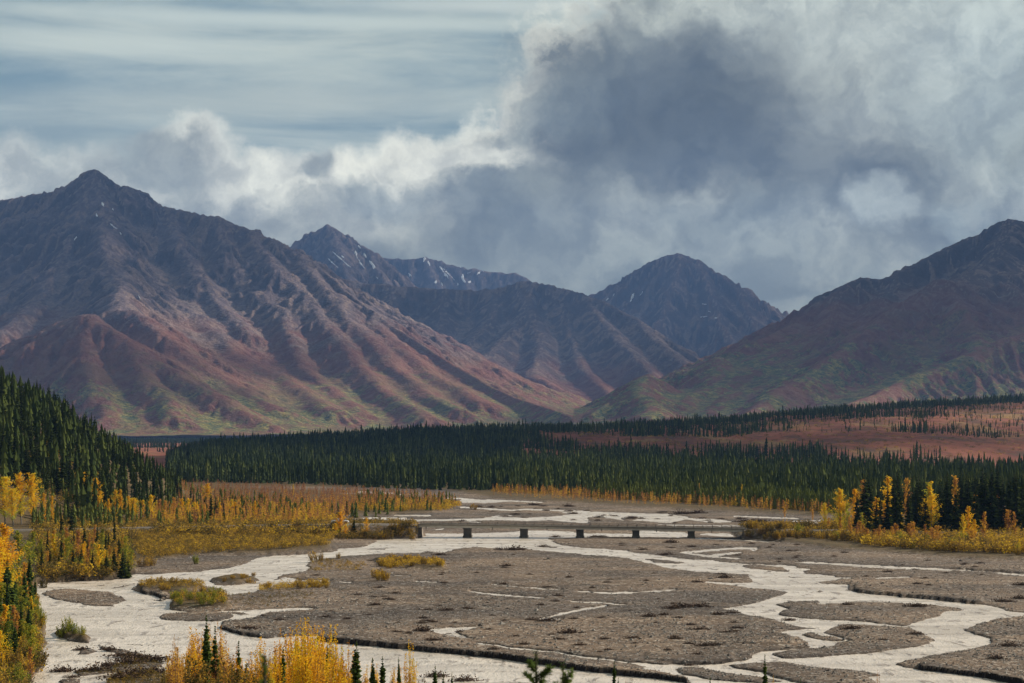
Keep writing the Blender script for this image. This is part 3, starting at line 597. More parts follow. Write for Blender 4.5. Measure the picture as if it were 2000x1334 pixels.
M6R = [
 [(2300, 380, 10600), (2100, 400, 10500), (2040, 425, 10450), (2000, 430, 10400), (1985, 426, 10400), (1975, 427, 10400), (1960, 433, 10380), (1948, 446, 10350), (1900, 457, 10300), (1850, 481, 10200), (1810, 501, 10100), (1760, 530, 10000), (1720, 541, 9950), (1700, 540, 9950), (1682, 539, 9930), (1672, 543, 9900), (1650, 553, 9850), (1612, 590, 9650), (1580, 608, 9550), (1540, 634, 9400), (1500, 656, 9200), (1465, 668, 9050), (1430, 692, 8900), (1418, 703, 8800), (1407, 694, 8750), (1385, 722, 8650), (1350, 745, 8500), (1320, 760, 8350), (1295, 752, 8200), (1268, 731, 8000), (1235, 752, 7900), (1195, 785, 7700), (1155, 808, 7400)],
 [(2040, 520, 9700), (1960, 530, 9500), (1880, 545, 9300), (1850, 543, 9200), (1800, 570, 9000), (1760, 590, 8850), (1700, 640, 8500), (1640, 690, 8150), (1570, 735, 7800), (1500, 775, 7400), (1450, 800, 7000)],
 [(1850, 543, 9200), (1880, 600, 8700), (1915, 660, 8300), (1925, 700, 7900)], [(1960, 530, 9500), (2000, 590, 9000), (2060, 650, 8500)],
 [(2150, 600, 8200), (2040, 632, 8000), (1960, 655, 7850), (1880, 690, 7650), (1800, 725, 7450), (1740, 755, 7200), (1650, 790, 6800)],
 [(1760, 530, 10000), (1720, 580, 9600), (1660, 640, 9100), (1600, 690, 8600), (1530, 730, 8200), (1450, 768, 7800), (1380, 800, 7300)],
 [(1650, 553, 9850), (1600, 630, 9200), (1540, 680, 8800), (1470, 720, 8400), (1400, 760, 7900)],
 [(1540, 634, 9400), (1490, 690, 8900), (1430, 735, 8400)],
 [(1268, 731, 8000), (1270, 770, 7500), (1280, 800, 7100)], [(1407, 694, 8750), (1390, 745, 8200), (1340, 790, 7500)],
 [(1985, 426, 10400), (1930, 500, 9800), (1880, 545, 9300)],
]
M6 = mountain('mountain', (1120, 2200), (6200, 11600), 350, 330, M6R, .60, RM6, 'broad red brown mountain on the right with green scrub on its lower slopes', seed=6, gul=.8, rough=.85)

# thin snow patches lying in gullies: thin drifts laid over the slope
def snow(parent, lines, wd):
    me = parent.data; bv = BVHTree.FromPolygons([v.co for v in me.vertices], [p.vertices[:] for p in me.polygons])
    for ln in lines:
        N = max(2, int(max(abs(ln[0][0] - ln[-1][0]), abs(ln[0][1] - ln[-1][1])) / 3) + 2); pts = []
        for i in range(N):
            f = i / (N - 1) * (len(ln) - 1); a = ln[int(min(f, len(ln) - 2))]; b_ = ln[int(min(f, len(ln) - 2)) + 1]; g = f - int(min(f, len(ln) - 2))
            px = a[0] + (b_[0] - a[0]) * g + RN.uniform(-.5, .5); py = a[1] + (b_[1] - a[1]) * g
            d = Vector(((px - CX) / F, 1, (HY - py) / F)).normalized()
            hit = bv.ray_cast(Vector((0, 0, CAMZ)), d)
            if hit[0] is not None: pts.append((hit[0], hit[1]))
        if len(pts) < 2: continue
        V = []; Fc = []
        for i, (p, nr) in enumerate(pts):
            wv_ = wd * (.35 + RN.random()) * (0.35 if i in (0, len(pts) - 1) else 1)
            side = Vector((1, 0, 0)); side = (side - nr * side.dot(nr)).normalized()
            V += [p - side * wv_ + nr * .5, p - side * wv_ * .4 + nr * 5, p + side * wv_ * .5 + nr * 5, p + side * wv_ + nr * .5]
            if i: 
                for k in range(3): Fc.append(((i - 1) * 4 + k, (i - 1) * 4 + k + 1, i * 4 + k + 1, i * 4 + k))
        link('snow_patch', mesh_np('snow_patch', [tuple(v) for v in V], Fc, SNM), parent)
snow(M1, [[(216, 438), (228, 448)], [(199, 396), (203, 404)], [(145, 470), (150, 463)], [(271, 578), (274, 586)], [(188, 418), (190, 424)], [(234, 455), (236, 459)], [(219, 408), (221, 411)]], 5)
snow(M3, [[(668, 500), (671, 504)], [(700, 480), (704, 486)], [(728, 520), (730, 526)], [(703, 512), (706, 519)], [(650, 492), (684, 523)], [(641, 505), (660, 524)], [(694, 490), (698, 505), (712, 525)], [(711, 495), (716, 505)], [(722, 510), (733, 524)], [(735, 541), (738, 545)]], 8)
snow(M4, [[(830, 503), (827, 512)], [(836, 510), (839, 520)], [(858, 520), (876, 545)], [(866, 525), (888, 548)], [(904, 536), (903, 544), (909, 553)], [(852, 548), (850, 554)], [(862, 552), (864, 559)], [(931, 537), (938, 530), (945, 531)], [(890, 519), (900, 523)], [(893, 553), (895, 558)], [(915, 553), (919, 549)], [(798, 534), (803, 540)], [(913, 534), (920, 532)]], 12)
snow(M5, [[(1231, 590), (1238, 573)], [(1184, 588), (1188, 582)], [(1250, 578), (1255, 570)], [(1372, 594), (1380, 595)], [(1396, 621), (1401, 622)], [(1368, 620), (1382, 618)], [(1384, 608), (1388, 610)], [(1197, 579), (1200, 574)]], 8)
# ------------------------------------------------------------------ the air over the valley
HM, t, o = mat('haze'); pv = t.new('ShaderNodeVolumePrincipled')
pv.inputs['Color'].default_value = (.225, .44, .95, 1); pv.inputs['Density'].default_value = 2.5e-5; pv.inputs['Anisotropy'].default_value = .1
t.l.new(pv.outputs[0], o.inputs['Volume'])
x0, x1, y0, y1, z0, z1 = -9000, 9000, -200, 24000, -70, 2600
hv = [(x, y, z_) for z_ in (z0, z1) for y in (y0, y1) for x in (x0, x1)]
haze = link('haze', mesh_np('haze', hv, [(0, 2, 3, 1), (4, 5, 7, 6), (0, 1, 5, 4), (2, 6, 7, 3), (0, 4, 6, 2), (1, 3, 7, 5)], HM), kind='stuff', label='thin blue haze filling the valley air')

# cloud lumps added out of view, each placed sunward to shade a chosen slope
CM, t, o = mat('cloud'); d_ = t.new('ShaderNodeBsdfDiffuse'); d_.inputs[0].default_value = (.8, .8, .8, 1); tp = t.new('ShaderNodeBsdfTransparent'); tp.inputs[0].default_value = (1, 1, 1, 1); mx = t.new('ShaderNodeMixShader'); mx.inputs[0].default_value = .63; t.l.new(d_.outputs[0], mx.inputs[1]); t.l.new(tp.outputs[0], mx.inputs[2]); t.l.new(mx.outputs[0], o.inputs[0])
def sphere_np(nu=20, nv=10):
    V = [(0, 0, 1)] + [(math.sin(math.pi * j / nv) * math.cos(6.2832 * i / nu), math.sin(math.pi * j / nv) * math.sin(6.2832 * i / nu), math.cos(math.pi * j / nv)) for j in range(1, nv) for i in range(nu)] + [(0, 0, -1)]
    Fc = [(0, 1 + i, 1 + (i + 1) % nu) for i in range(nu)] + [((nv - 2) * nu + 1 + (i + 1) % nu, (nv - 2) * nu + 1 + i, len(V) - 1) for i in range(nu)]
    for j in range(nv - 2):
        for i in range(nu):
            a, b, c, d = 1 + j * nu + i, 1 + j * nu + (i + 1) % nu, 1 + (j + 1) * nu + i, 1 + (j + 1) * nu + (i + 1) % nu; Fc += [(a, c, d), (a, d, b)]
    return np.array(V), np.array(Fc)
SV, SF = sphere_np(); cv = []; cf = []; rc = np.random.RandomState(3)
for (px, py, D, zc, rx, ry) in [(-120, 560, 9900, 3700, 900, 900), (40, 470, 10500, 3700, 560, 560), (120, 400, 10900, 3700, 350, 400), (40, 640, 9100, 3700, 300, 300), (370, 440, 10600, 3700, 220, 250), (500, 480, 10500, 3700, 260, 300), (600, 540, 10300, 3700, 260, 300), (130, 720, 7500, 3700, 330, 300), (330, 760, 7300, 3700, 260, 200), (520, 700, 8500, 3700, 200, 300),
    (700, 600, 12600, 4300, 560, 700), (820, 620, 12500, 4300, 700, 900), (980, 600, 12700, 4300, 480, 420), (1120, 640, 12300, 4300, 380, 600), (1270, 720, 11600, 4300, 380, 400),
    (650, 480, 15900, 6200, 1100, 1000), (880, 540, 19700, 6800, 1900, 1200), (1330, 560, 16000, 6200, 1400, 1200), (1420, 680, 14900, 6200, 800, 700), (1200, 620, 15900, 6200, 700, 700),
    (1600, 620, 9500, 3900, 360, 420), (1760, 550, 9900, 3900, 300, 300), (1930, 500, 9900, 3900, 650, 700), (2080, 520, 9700, 3900, 700, 900), (1450, 730, 8500, 3900, 380, 360), (1690, 710, 8400, 3900, 400, 320), (1920, 660, 8500, 3900, 520, 380), (1290, 770, 7800, 3900, 380, 420), (1580, 770, 7600, 3900, 380, 260), (1850, 730, 7600, 3900, 300, 200),
    (450, 880, 2450, 3400, 330, 330), (650, 870, 2400, 3400, 300, 320), (850, 860, 2500, 3400, 260, 380), (1020, 858, 2500, 3400, 240, 380), (1230, 870, 2350, 3400, 260, 240), (1450, 880, 2200, 3400, 240, 160), (1250, 835, 3000, 3400, 300, 200), (1500, 820, 3200, 3400, 330, 180), (1720, 890, 2080, 3400, 220, 120)]:
    x, y, z_ = W(px, py, D); tt = (zc - z_) / to_sun.z; q = SV + (fbm(SV[:, 0] * 2.2 + px, SV[:, 1] * 2.2 + SV[:, 2] * 1.7, 3, 7)[:, None] - .5) * SV * .9
    q = q * np.array([rx, ry, 170]) * 1.08 + np.array([x + to_sun.x * tt, y + to_sun.y * tt, zc]); cf.append(SF + sum(len(v) for v in cv)); cv.append(q)
link('shade_clouds', mesh_np('shade_clouds', np.concatenate(cv), np.concatenate(cf), CM, smooth=True), kind='stuff', label='unseen cloud lumps added high over the land to shade the slopes')
# ------------------------------------------------------------------ materials of things
def leaf_mat(name, stops, transl=.35, var=.25, rough=.8):
    """stops: colours along the per-leaf 'tint'"""
    m_, t, o = mat(name)
    oi = t.new('ShaderNodeObjectInfo'); tint = t.m('ADD', t.attr('tint'), t.m('MULTIPLY', t.m('SUBTRACT', oi.outputs['Random'], .5), var), clamp=True)
    cr = t.new('ShaderNodeValToRGB'); t.l.new(tint, cr.inputs[0]); e = cr.color_ramp.elements
    for i, (p, c_) in enumerate(stops):
        q = e[i] if i < 2 else e.new(p); q.position = p; q.color = (*c_, 1)
    d = t.new('ShaderNodeBsdfDiffuse'); t.l.new(cr.outputs[0], d.inputs[0])
    tr = t.new('ShaderNodeBsdfTranslucent'); t.l.new(cr.outputs[0], tr.inputs[0])
    mx = t.new('ShaderNodeMixShader'); mx.inputs[0].default_value = transl; t.l.new(d.outputs[0], mx.inputs[1]); t.l.new(tr.outputs[0], mx.inputs[2]); t.l.new(mx.outputs[0], o.inputs[0])
    return m_
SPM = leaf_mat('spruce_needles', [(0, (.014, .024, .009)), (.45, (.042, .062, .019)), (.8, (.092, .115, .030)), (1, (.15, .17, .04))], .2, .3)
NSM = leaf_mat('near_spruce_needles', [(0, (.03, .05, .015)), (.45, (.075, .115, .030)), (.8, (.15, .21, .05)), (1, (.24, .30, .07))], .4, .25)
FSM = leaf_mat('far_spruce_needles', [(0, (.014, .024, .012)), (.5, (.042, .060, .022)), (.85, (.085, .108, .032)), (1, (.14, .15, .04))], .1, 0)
GOM = leaf_mat('golden_leaves', [(0, (.42, .15, .025)), (.35, (.76, .39, .022)), (.7, (.85, .58, .03)), (1, (.46, .48, .05))], .45, .35)
ORM = leaf_mat('orange_leaves', [(0, (.20, .10, .065)), (.22, (.30, .135, .07)), (.45, (.50, .25, .06)), (.75, (.72, .42, .05)), (1, (.66, .46, .06))], .45, .25)
GRM = leaf_mat('green_yellow_leaves', [(0, (.08, .11, .02)), (.4, (.22, .26, .03)), (.7, (.42, .36, .04)), (1, (.62, .46, .05))], .4, .3)
WIM = leaf_mat('willow_scrub_leaves', [(0, (.060, .060, .020)), (.3, (.13, .105, .035)), (.55, (.25, .165, .05)), (.8, (.46, .28, .04)), (1, (.68, .46, .04))], .35, .25)
def flatm(name, a, b_, sc_=3.0, rough=.85, spec=.2):
    m_, t, o = mat(name); P_ = t.new('ShaderNodeTexCoord').outputs['Object']
    nn = t.noise(P_, sc_, 6, .65); princ(t, o, t.mix(t.step(nn, .3, .7), a, b_), rough, spec, bump(t, nn, .4, .05)); return m_
BARK = flatm('spruce_bark', (.05, .04, .032), (.11, .09, .075), 4)
PBARK = flatm('poplar_bark', (.16, .14, .12), (.30, .27, .23), 4)
TWIG = flatm('twigs', (.09, .06, .045), (.20, .14, .11), 6)
DRIFT = flatm('driftwood', (.060, .038, .026), (.15, .095, .062), 3)
DRIFT2 = flatm('weathered_wood', (.13, .11, .09), (.26, .23, .20), 3)
CONC = flatm('bridge_concrete', (.17, .15, .125), (.26, .235, .20), .5)
CONCL = flatm('pale_girder', (.46, .43, .38), (.60, .56, .50), .4)
CONCD = flatm('dark_concrete', (.075, .07, .062), (.13, .12, .105), .7)  # darker concrete for piers, caps, footings, drain pipes and the right abutment
STEEL = flatm('rail_steel', (.09, .075, .062), (.18, .15, .125), 1.0, .6, .4)
CARW = flatm('white_paint', (.74, .75, .76), (.80, .81, .82), 2, .3, .5)
CARG = flatm('dark_glass', (.010, .012, .015), (.02, .022, .026), 2, .12, .6)
RUB = flatm('tyre_rubber', (.018, .018, .018), (.03, .03, .03), 3, .9)
CHR = flatm('grey_trim', (.25, .25, .26), (.35, .35, .36), 3, .4, .5)
LAMP = flatm('lamp_glass', (.55, .55, .52), (.7, .7, .66), 3, .2, .6)

class MB:
    def __init__(s): s.V = []; s.F = []; s.T = []
    def add(s, V, Fc, tint=0.5):
        k = len(s.V); s.V += [tuple(v) for v in V]; s.F += [tuple(i + k for i in f) for f in Fc]
        s.T += (list(tint) if hasattr(tint, '__len__') else [tint] * len(V))
    def box(s, c, size, ax=(1, 0, 0), ay=(0, 1, 0), az_=(0, 0, 1), taper=1.0):
        c = Vector(c); ax, ay, az_ = Vector(ax), Vector(ay), Vector(az_); V = []
        for k in (-1, 1):
            q = taper if k > 0 else 1
            for (i, j) in ((-1, -1), (1, -1), (1, 1), (-1, 1)): V.append(c + ax * (i * size[0] / 2 * q) + ay * (j * size[1] / 2 * q) + az_ * (k * size[2] / 2))
        s.add(V, [(3, 2, 1, 0), (4, 5, 6, 7), (0, 1, 5, 4), (1, 2, 6, 5), (2, 3, 7, 6), (3, 0, 4, 7)])
    def tube(s, a, b, ra, rb, n_=5, tint=.5):
        a, b = Vector(a), Vector(b); d = (b - a).normalized(); u = d.cross(Vector((.3, .9, .1))).normalized(); v = d.cross(u); V = []
        for p, r in ((a, ra), (b, rb)):
            for i in range(n_): th = 6.2832 * i / n_; V.append(p + u * math.cos(th) * r + v * math.sin(th) * r)
        s.add(V, [(i, (i + 1) % n_, n_ + (i + 1) % n_, n_ + i) for i in range(n_)] + [tuple(range(n_, 2 * n_))], tint)
    def mesh(s, name, m_, smooth=False, bevel=0):
        me = bpy.data.meshes.new(name); me.from_pydata(s.V, [], s.F); me.materials.append(m_)
        at = me.attributes.new('tint', 'FLOAT', 'POINT'); at.data.foreach_set('value', np.array(s.T, np.float32))
        me.update(); return me
def thing(name, label, cat, loc=(0, 0, 0), rz=0, group=None, sc_=(1, 1, 1)):
    o_ = bpy.data.objects.new(name, None); C.objects.link(o_); o_.location = loc; o_.rotation_euler = (0, 0, rz); o_.scale = sc_
    o_['label'] = label; o_['category'] = cat
    if group: o_['group'] = group
    o_.empty_display_size = .5
    return o_

# ------------------------------------------------------------------ bridge
br = thing('bridge', 'long low concrete bridge on five square piers crossing the braided river', 'bridge', (BL[0], BL[1], 0))
LB = float(np.linalg.norm(BR - BL)); bd = Vector((BDIR[0], BDIR[1], 0)); bn = Vector((BNOR[0], BNOR[1], 0)); slope = (BRZ - BLZ) / LB
bdz = Vector((bd.x, bd.y, slope)).normalized(); bz = Vector((0, 0, 1))
def bp(s, t_, z_): return bd * s + bn * t_ + Vector((0, 0, BLZ + slope * s + z_))
def bpart(name, boxes, m_, parent=br):
    b_ = MB()
    for (s, t_, z_, sx, sy, sz, tp) in boxes: b_.box(bp(s, t_, z_), (sx, sy, sz), bdz, bn, bz, tp)
    return link(name, b_.mesh(name, m_), parent)
bpart('deck', [(LB / 2, 0, -.13, LB, 7.6, .26, 1)], CONC)
bpart('kerb', [(LB / 2, -3.65, .12, LB, .3, .24, 1)], CONC); bpart('kerb', [(LB / 2, 3.65, .12, LB, .3, .24, 1)], CONC)
for s_ in (-1, 1):
    bpart('girder', [(LB / 2, s_ * 3.3, -.55, LB, .4, .56, 1), (LB / 2, s_ * 3.3, -.87, LB, .6, .10, 1)], CONCL)
    rail = bpart('guard_rail', [(LB / 2, s_ * 3.7, .80, LB, .08, .11, 1)], STEEL)
    for i in range(int(LB / 3.05)): bpart('post', [(1.2 + i * 3.05, s_ * 3.7, .48, .17, .17, .62, 1)], STEEL, rail)
for px_ in (913.5, 1023.5, 1133, 1242, 1350):
    # where the pier stands along the bridge: seen direction crossed with the bridge line
    u_ = (px_ - CX) / F; s_ = (u_ * BL[1] - BL[0]) / (BDIR[0] - u_ * BDIR[1]); zt = -.93; zb = -(BLZ + slope * s_) - .6
    p_ = bpart('pier', [(s_, 0, (zt - .35 + zb) / 2, 2.2, 5.6, zt - .35 - zb, 1)], CONCD)
    bpart('pier_cap', [(s_, 0, zt - .18, 2.4, 6.9, .34, 1)], CONCD, p_); bpart('footing', [(s_, 0, zb + .75, 2.7, 6.8, .9, .93)], CONCD, p_)
for k in range(6):
    s_ = LB * (k + .5) / 6 - (2 if k else 6); bpart('drain_pipe', [(s_, -3.5, -1.0, .22, .22, .8, 1)], CONCD)
bpart('abutment', [(-1.4, 0, -2.6, 5.0, 8.6, 4.6, .82)], CONC); bpart('abutment', [(LB + 1.2, 0, -2.1, 4.4, 8.6, 3.9, .85)], CONCD)

# ------------------------------------------------------------------ pickup truck on the approach road
s_tr = ((665 - CX) / F * BL[1] - BL[0]) / (BDIR[0] - (665 - CX) / F * BDIR[1]) ; pt = BL + BDIR * s_tr + BNOR * (-.6)
tr = thing('pickup_truck', 'white pickup truck half hidden by golden bushes on the road before the bridge', 'pickup truck', (pt[0], pt[1], float(tz(pt[0], pt[1])) + .02), math.atan2(BDIR[1], BDIR[0]))
def prof(name, pts, wdt, m_, parent, y_=0, top=None):
    """side outline (x, z) given thickness, upper corners pulled in"""
    b_ = MB(); N = len(pts); zm = max(p[1] for p in pts); zn = min(p[1] for p in pts); V = []
    for sd_ in (-1, 1):
        for x_, z_ in pts:
            k = 1 - (.14 if top else .04) * ((z_ - zn) / (zm - zn)) ** 2; V.append((x_, y_ + sd_ * wdt / 2 * k, z_))
    b_.add(V, [tuple(range(N - 1, -1, -1)), tuple(range(N, 2 * N))] + [(i, (i + 1) % N, N + (i + 1) % N, N + i) for i in range(N)])
    o_ = link(name, b_.mesh(name, m_), parent); md = o_.modifiers.new('b', 'BEVEL'); md.width = .04; md.segments = 2; return o_
prof('body', [(-2.8, .55), (-2.8, 1.12), (-.75, 1.15), (1.25, 1.18), (2.45, 1.08), (2.8, .88), (2.8, .5), (2.35, .46), (2.2, .85), (1.5, .85), (1.35, .46), (-1.25, .46), (-1.4, .85), (-2.1, .85), (-2.25, .5)], 1.95, CARW, tr)
cab = prof('cab', [(-.95, 1.14), (-.75, 1.82), (.45, 1.86), (1.15, 1.16)], 1.8, CARW, tr, top=1)
prof('window', [(-.72, 1.22), (-.60, 1.70), (.02, 1.74), (.02, 1.22)], 1.78, CARG, cab, top=1); prof('window', [(.10, 1.22), (.10, 1.74), (.42, 1.74), (.88, 1.22)], 1.78, CARG, cab, top=1)
prof('windscreen', [(.56, 1.75), (1.14, 1.2), (1.17, 1.22), (.59, 1.78)], 1.4, CARG, cab)
prof('bumper', [(2.78, .45), (2.78, .66), (2.92, .64), (2.92, .47)], 1.9, CHR, tr)
for s_ in (-1, 1):
    b_ = MB(); b_.box((2.74, s_ * .72, .86), (.12, .34, .18)); link('headlight', b_.mesh('headlight', LAMP), tr)
    for x_ in (-1.75, 1.85):
        b_ = MB(); b_.tube((x_, s_ * .98, .38), (x_, s_ * .72, .38), .38, .38, 18); wl = link('wheel', b_.mesh('wheel', RUB), tr)
        b_ = MB(); b_.tube((x_, s_ * .96, .38), (x_, s_ * 1.0, .38), .22, .2, 12); link('rim', b_.mesh('rim', CHR), wl)
# ------------------------------------------------------------------ tree and shrub builders (shared meshes)
def spruce_mesh(seed, H=15, R=1.75, whorls=34, nb=7, bare=.05, pw=.8, m_=None):
    r_ = random.Random(seed); b = MB()
    for k in range(whorls):
        t_ = k / (whorls - 1); z_ = H * (bare + (.985 - bare) * t_ ** .92)
        rr = (R * (1 - t_) ** pw + .10) * r_.uniform(.62, 1.12)
        if r_.random() < .10: rr *= .6
        for j in range(nb if t_ < .85 else 5):
            a = r_.uniform(0, 6.283); L = rr * r_.uniform(.6, 1.2); dr = L * r_.uniform(.12, .5) * (1 if t_ < .9 else -1)
            ca, sa = math.cos(a), math.sin(a); w_ = L * r_.uniform(.22, .36) + .04; zz = z_ + r_.uniform(-.2, .2) * H / whorls
            tip = (ca * L, sa * L, zz - dr); ml = (ca * L * .55 - sa * w_, sa * L * .55 + ca * w_, zz - dr * .75); mr = (ca * L * .55 + sa * w_, sa * L * .55 - ca * w_, zz - dr * .75)
            root = (ca * .04, sa * .04, zz + .04 * H / whorls); dn = (ca * L * .5, sa * L * .5, zz - dr - L * .28 - .05)
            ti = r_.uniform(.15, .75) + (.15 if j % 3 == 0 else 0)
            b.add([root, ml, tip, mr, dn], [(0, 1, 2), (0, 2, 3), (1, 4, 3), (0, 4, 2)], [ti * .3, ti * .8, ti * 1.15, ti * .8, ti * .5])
    b.add([(-.05, 0, H * .93), (.05, .02, H * .93), (0, 0, H * 1.01)], [(0, 1, 2)])
    return b.mesh('crown', m_ or SPM)
def trunk_mesh(H, r, m_, seed=0, limbs=0, R=1.5):
    r_ = random.Random(seed); b = MB(); b.tube((0, 0, -.6), (r * .3, 0, H * .5), r, r * .6, 6); b.tube((r * .3, 0, H * .5), (0, 0, H * .97), r * .6, r * .12, 5)
    for i in range(limbs):
        z_ = H * r_.uniform(.15, .8); a = r_.uniform(0, 6.283); L = R * r_.uniform(.5, 1) * (1.1 - z_ / H)
        b.tube((0, 0, z_), (math.cos(a) * L, math.sin(a) * L, z_ + L * 1.5), r * .3, r * .06, 3)
    return b.mesh('trunk', m_)
def leaf_add(b, r_, p, s, ti):
    a = r_.uniform(0, 6.283); e = r_.uniform(-.9, 1.2); u = Vector((math.cos(a) * math.cos(e), math.sin(a) * math.cos(e), math.sin(e)))
    v = u.cross(Vector((r_.uniform(-1, 1), r_.uniform(-1, 1), r_.uniform(-1, 1)))).normalized()
    b.add([p - u * s * .5, p + v * s * .38, p + u * s * .6, p - v * s * .38], [(0, 1, 2, 3)], ti)
def poplar_mesh(seed, H=8, R=1.3, nbr=46, per=14, leaf=.26, m_=None, t0=.2, t1=.8, bare=.12, up=1.5, green=0):
    r_ = random.Random(seed); b = MB()
    for i in range(nbr):
        q = bare + (.97 - bare) * (i + r_.random()) / nbr; z_ = H * q; a = r_.uniform(0, 6.283)
        L = R * (math.sin(min(1, (1 - q) * 1.25 + .12) * 1.5708)) * r_.uniform(.25, 1.35) * (.65 + .35 * min(1, q * 3))
        ti = r_.uniform(t0, t1); 
        if green and q < green: ti = min(1, ti + .35)
        for j in range(per):
            f = (j + r_.random()) / per; p = Vector((math.cos(a) * L * f, math.sin(a) * L * f, z_ + L * f * up * r_.uniform(.75, 1.1))) + Vector((r_.gauss(0, 1), r_.gauss(0, 1), r_.gauss(0, 1))) * (.055 * R + .03)
            if p.z > H * 1.02: p.z = H * r_.uniform(.93, 1.02); p.x *= .3; p.y *= .3
            leaf_add(b, r_, p, leaf * r_.uniform(.6, 1.25), ti + r_.uniform(-.12, .12))
    return b.mesh('crown', m_ or GOM)
def bush_meshes(seed, H=2.2, R=1.3, stems=26, per=26, leaf=.13, m_=None, t0=0, t1=1, stemr=.012):
    """many-stemmed shrub: (foliage, stems)"""
    r_ = random.Random(seed); b = MB(); s_ = MB()
    for i in range(stems):
        a = r_.uniform(0, 6.283); f0 = math.sqrt(r_.random()); bx, by = math.cos(a) * R * .45 * f0, math.sin(a) * R * .45 * f0
        h_ = H * r_.uniform(.55, 1.02) * (1 - .28 * f0 * f0); tx, ty = bx * r_.uniform(1.4, 2.3) + r_.uniform(-.1, .1) * R, by * r_.uniform(1.4, 2.3) + r_.uniform(-.1, .1) * R
        s_.tube((bx, by, -.3), ((bx + tx) / 2, (by + ty) / 2, h_ * .55), stemr, stemr * .7, 3); s_.tube(((bx + tx) / 2, (by + ty) / 2, h_ * .55), (tx, ty, h_), stemr * .7, stemr * .2, 3)
        ti = r_.uniform(t0, t1); n0 = .12 if r_.random() < .7 else .35
        for j in range(per):
            f = n0 + (1.03 - n0) * (j + r_.random()) / per; sp = .13 * R * (1.15 - f) + .03
            p = Vector((bx + (tx - bx) * f + r_.gauss(0, sp), by + (ty - by) * f + r_.gauss(0, sp), h_ * f + r_.gauss(0, sp * .6)))
            if p.z < .02: p.z = .05
            leaf_add(b, r_, p, leaf * r_.uniform(.6, 1.3), ti + r_.uniform(-.14, .14))
    return b.mesh('foliage', m_ or WIM), s_.mesh('stems', TWIG)

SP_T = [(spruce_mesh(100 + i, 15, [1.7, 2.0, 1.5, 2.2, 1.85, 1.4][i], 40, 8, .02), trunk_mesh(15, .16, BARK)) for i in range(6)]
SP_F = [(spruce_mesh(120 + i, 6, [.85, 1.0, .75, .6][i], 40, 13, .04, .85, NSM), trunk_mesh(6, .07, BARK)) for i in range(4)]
PO_B = [(poplar_mesh(140 + i, 12, [2.3, 1.9, 2.6][i], 90, 34, .25, GOM, .3, .8, .16, 1.1, g), trunk_mesh(12, .16, PBARK, i, 16, 2)) for i, g in enumerate((0, .4, .25))]
PO_N = [(poplar_mesh(150 + i, 8, [1.0, 1.3, .8, 1.15][i], 56, 24, .2, GOM, .35, .85, .10, 1.6), trunk_mesh(8, .08, PBARK, i, 10, 1)) for i in range(4)]
PO_G = [(poplar_mesh(165 + i, 7, [1.2, 1.0, 1.5][i], 52, 20, .2, GRM, .1, .8, .08, 1.3), trunk_mesh(7, .06, PBARK, i, 12, .8)) for i in range(3)]
PO_O = [(poplar_mesh(160 + i, 7, [.8, 1.0, .65][i], 48, 20, .19, ORM, .2, .8, .12, 1.7), trunk_mesh(7, .06, PBARK, i, 12, .8)) for i in range(3)]
BU_Y = [bush_meshes(170 + i, 2.6, 1.6, 34, 30, .17, WIM, .35, 1.0, .02) for i in range(3)]
BU_D = [bush_meshes(180 + i, 2.4, 1.7, 34, 30, .17, WIM, 0, .6, .02) for i in range(3)]
BU_G = [bush_meshes(190 + i, 3.0, 1.6, 34, 30, .18, GRM, .1, .75, .02) for i in range(3)]
# close ones below the viewpoint, small leaves
NE_O = [bush_meshes(200 + i, 5.0, 1.0, 26, 120, .095, GOM, .15, .75, .018) for i in range(4)]
NE_R = [bush_meshes(210 + i, 4.6, .9, 22, 105, .09, ORM, .2, .9, .016) for i in range(3)]
NE_G = [bush_meshes(220 + i, 3.4, 1.2, 34, 90, .11, WIM, .1, .75, .014) for i in range(3)]

def plant(name, meshes, parts, px, D=None, py=None, H=1.0, base=1.0, label='', cat='tree', group=None, wid=1.0, lean=0):
    """px + base row on the floor, or px + distance; stands on the land"""
    if D is None: D = rowD(py)
    x, y = (px - CX) / F * D, D; z_ = float(tz(np.array([x]), np.array([y]))[0]); s = H / base
    o_ = thing(name, label, cat, (x, y, z_), RN.uniform(0, 6.28), group, (s * wid, s * wid, s))
    if lean: o_.rotation_euler = (RN.gauss(0, lean), RN.gauss(0, lean), o_.rotation_euler[2])
    for me, pn in zip(meshes, parts): link(pn, me, o_)
    return o_
n_obj = {}
def spruce(px, D=None, py=None, H=15, wid=1.0, near=False, label='', group=None):
    k = RN.choice(SP_F if near else SP_T); return plant('spruce_tree', k, ('crown', 'trunk'), px, D, py, H, 6 if near else 15, label, 'spruce', group, wid, .012)
def poplar(kind, px, D=None, py=None, H=8, wid=1.0, label='', group=None):
    src, base = {'big': (PO_B, 12), 'gold': (PO_N, 8), 'orange': (PO_O, 7), 'green': (PO_G, 7)}[kind]
    return plant('poplar_tree', RN.choice(src), ('crown', 'trunk'), px, D, py, H, base, label, 'poplar', group, wid, .03)
def bush(kind, px, D=None, py=None, H=2.5, wid=1.0, label='', group=None):
    src, base = {'y': (BU_Y, 2.6), 'd': (BU_D, 2.4), 'g': (BU_G, 3.0), 'no': (NE_O, 5.0), 'nr': (NE_R, 4.6), 'ng': (NE_G, 3.4)}[kind]
    return plant('willow_bush', RN.choice(src), ('foliage', 'stems'), px, D, py, H, base, label, 'bush', group, wid, .03)

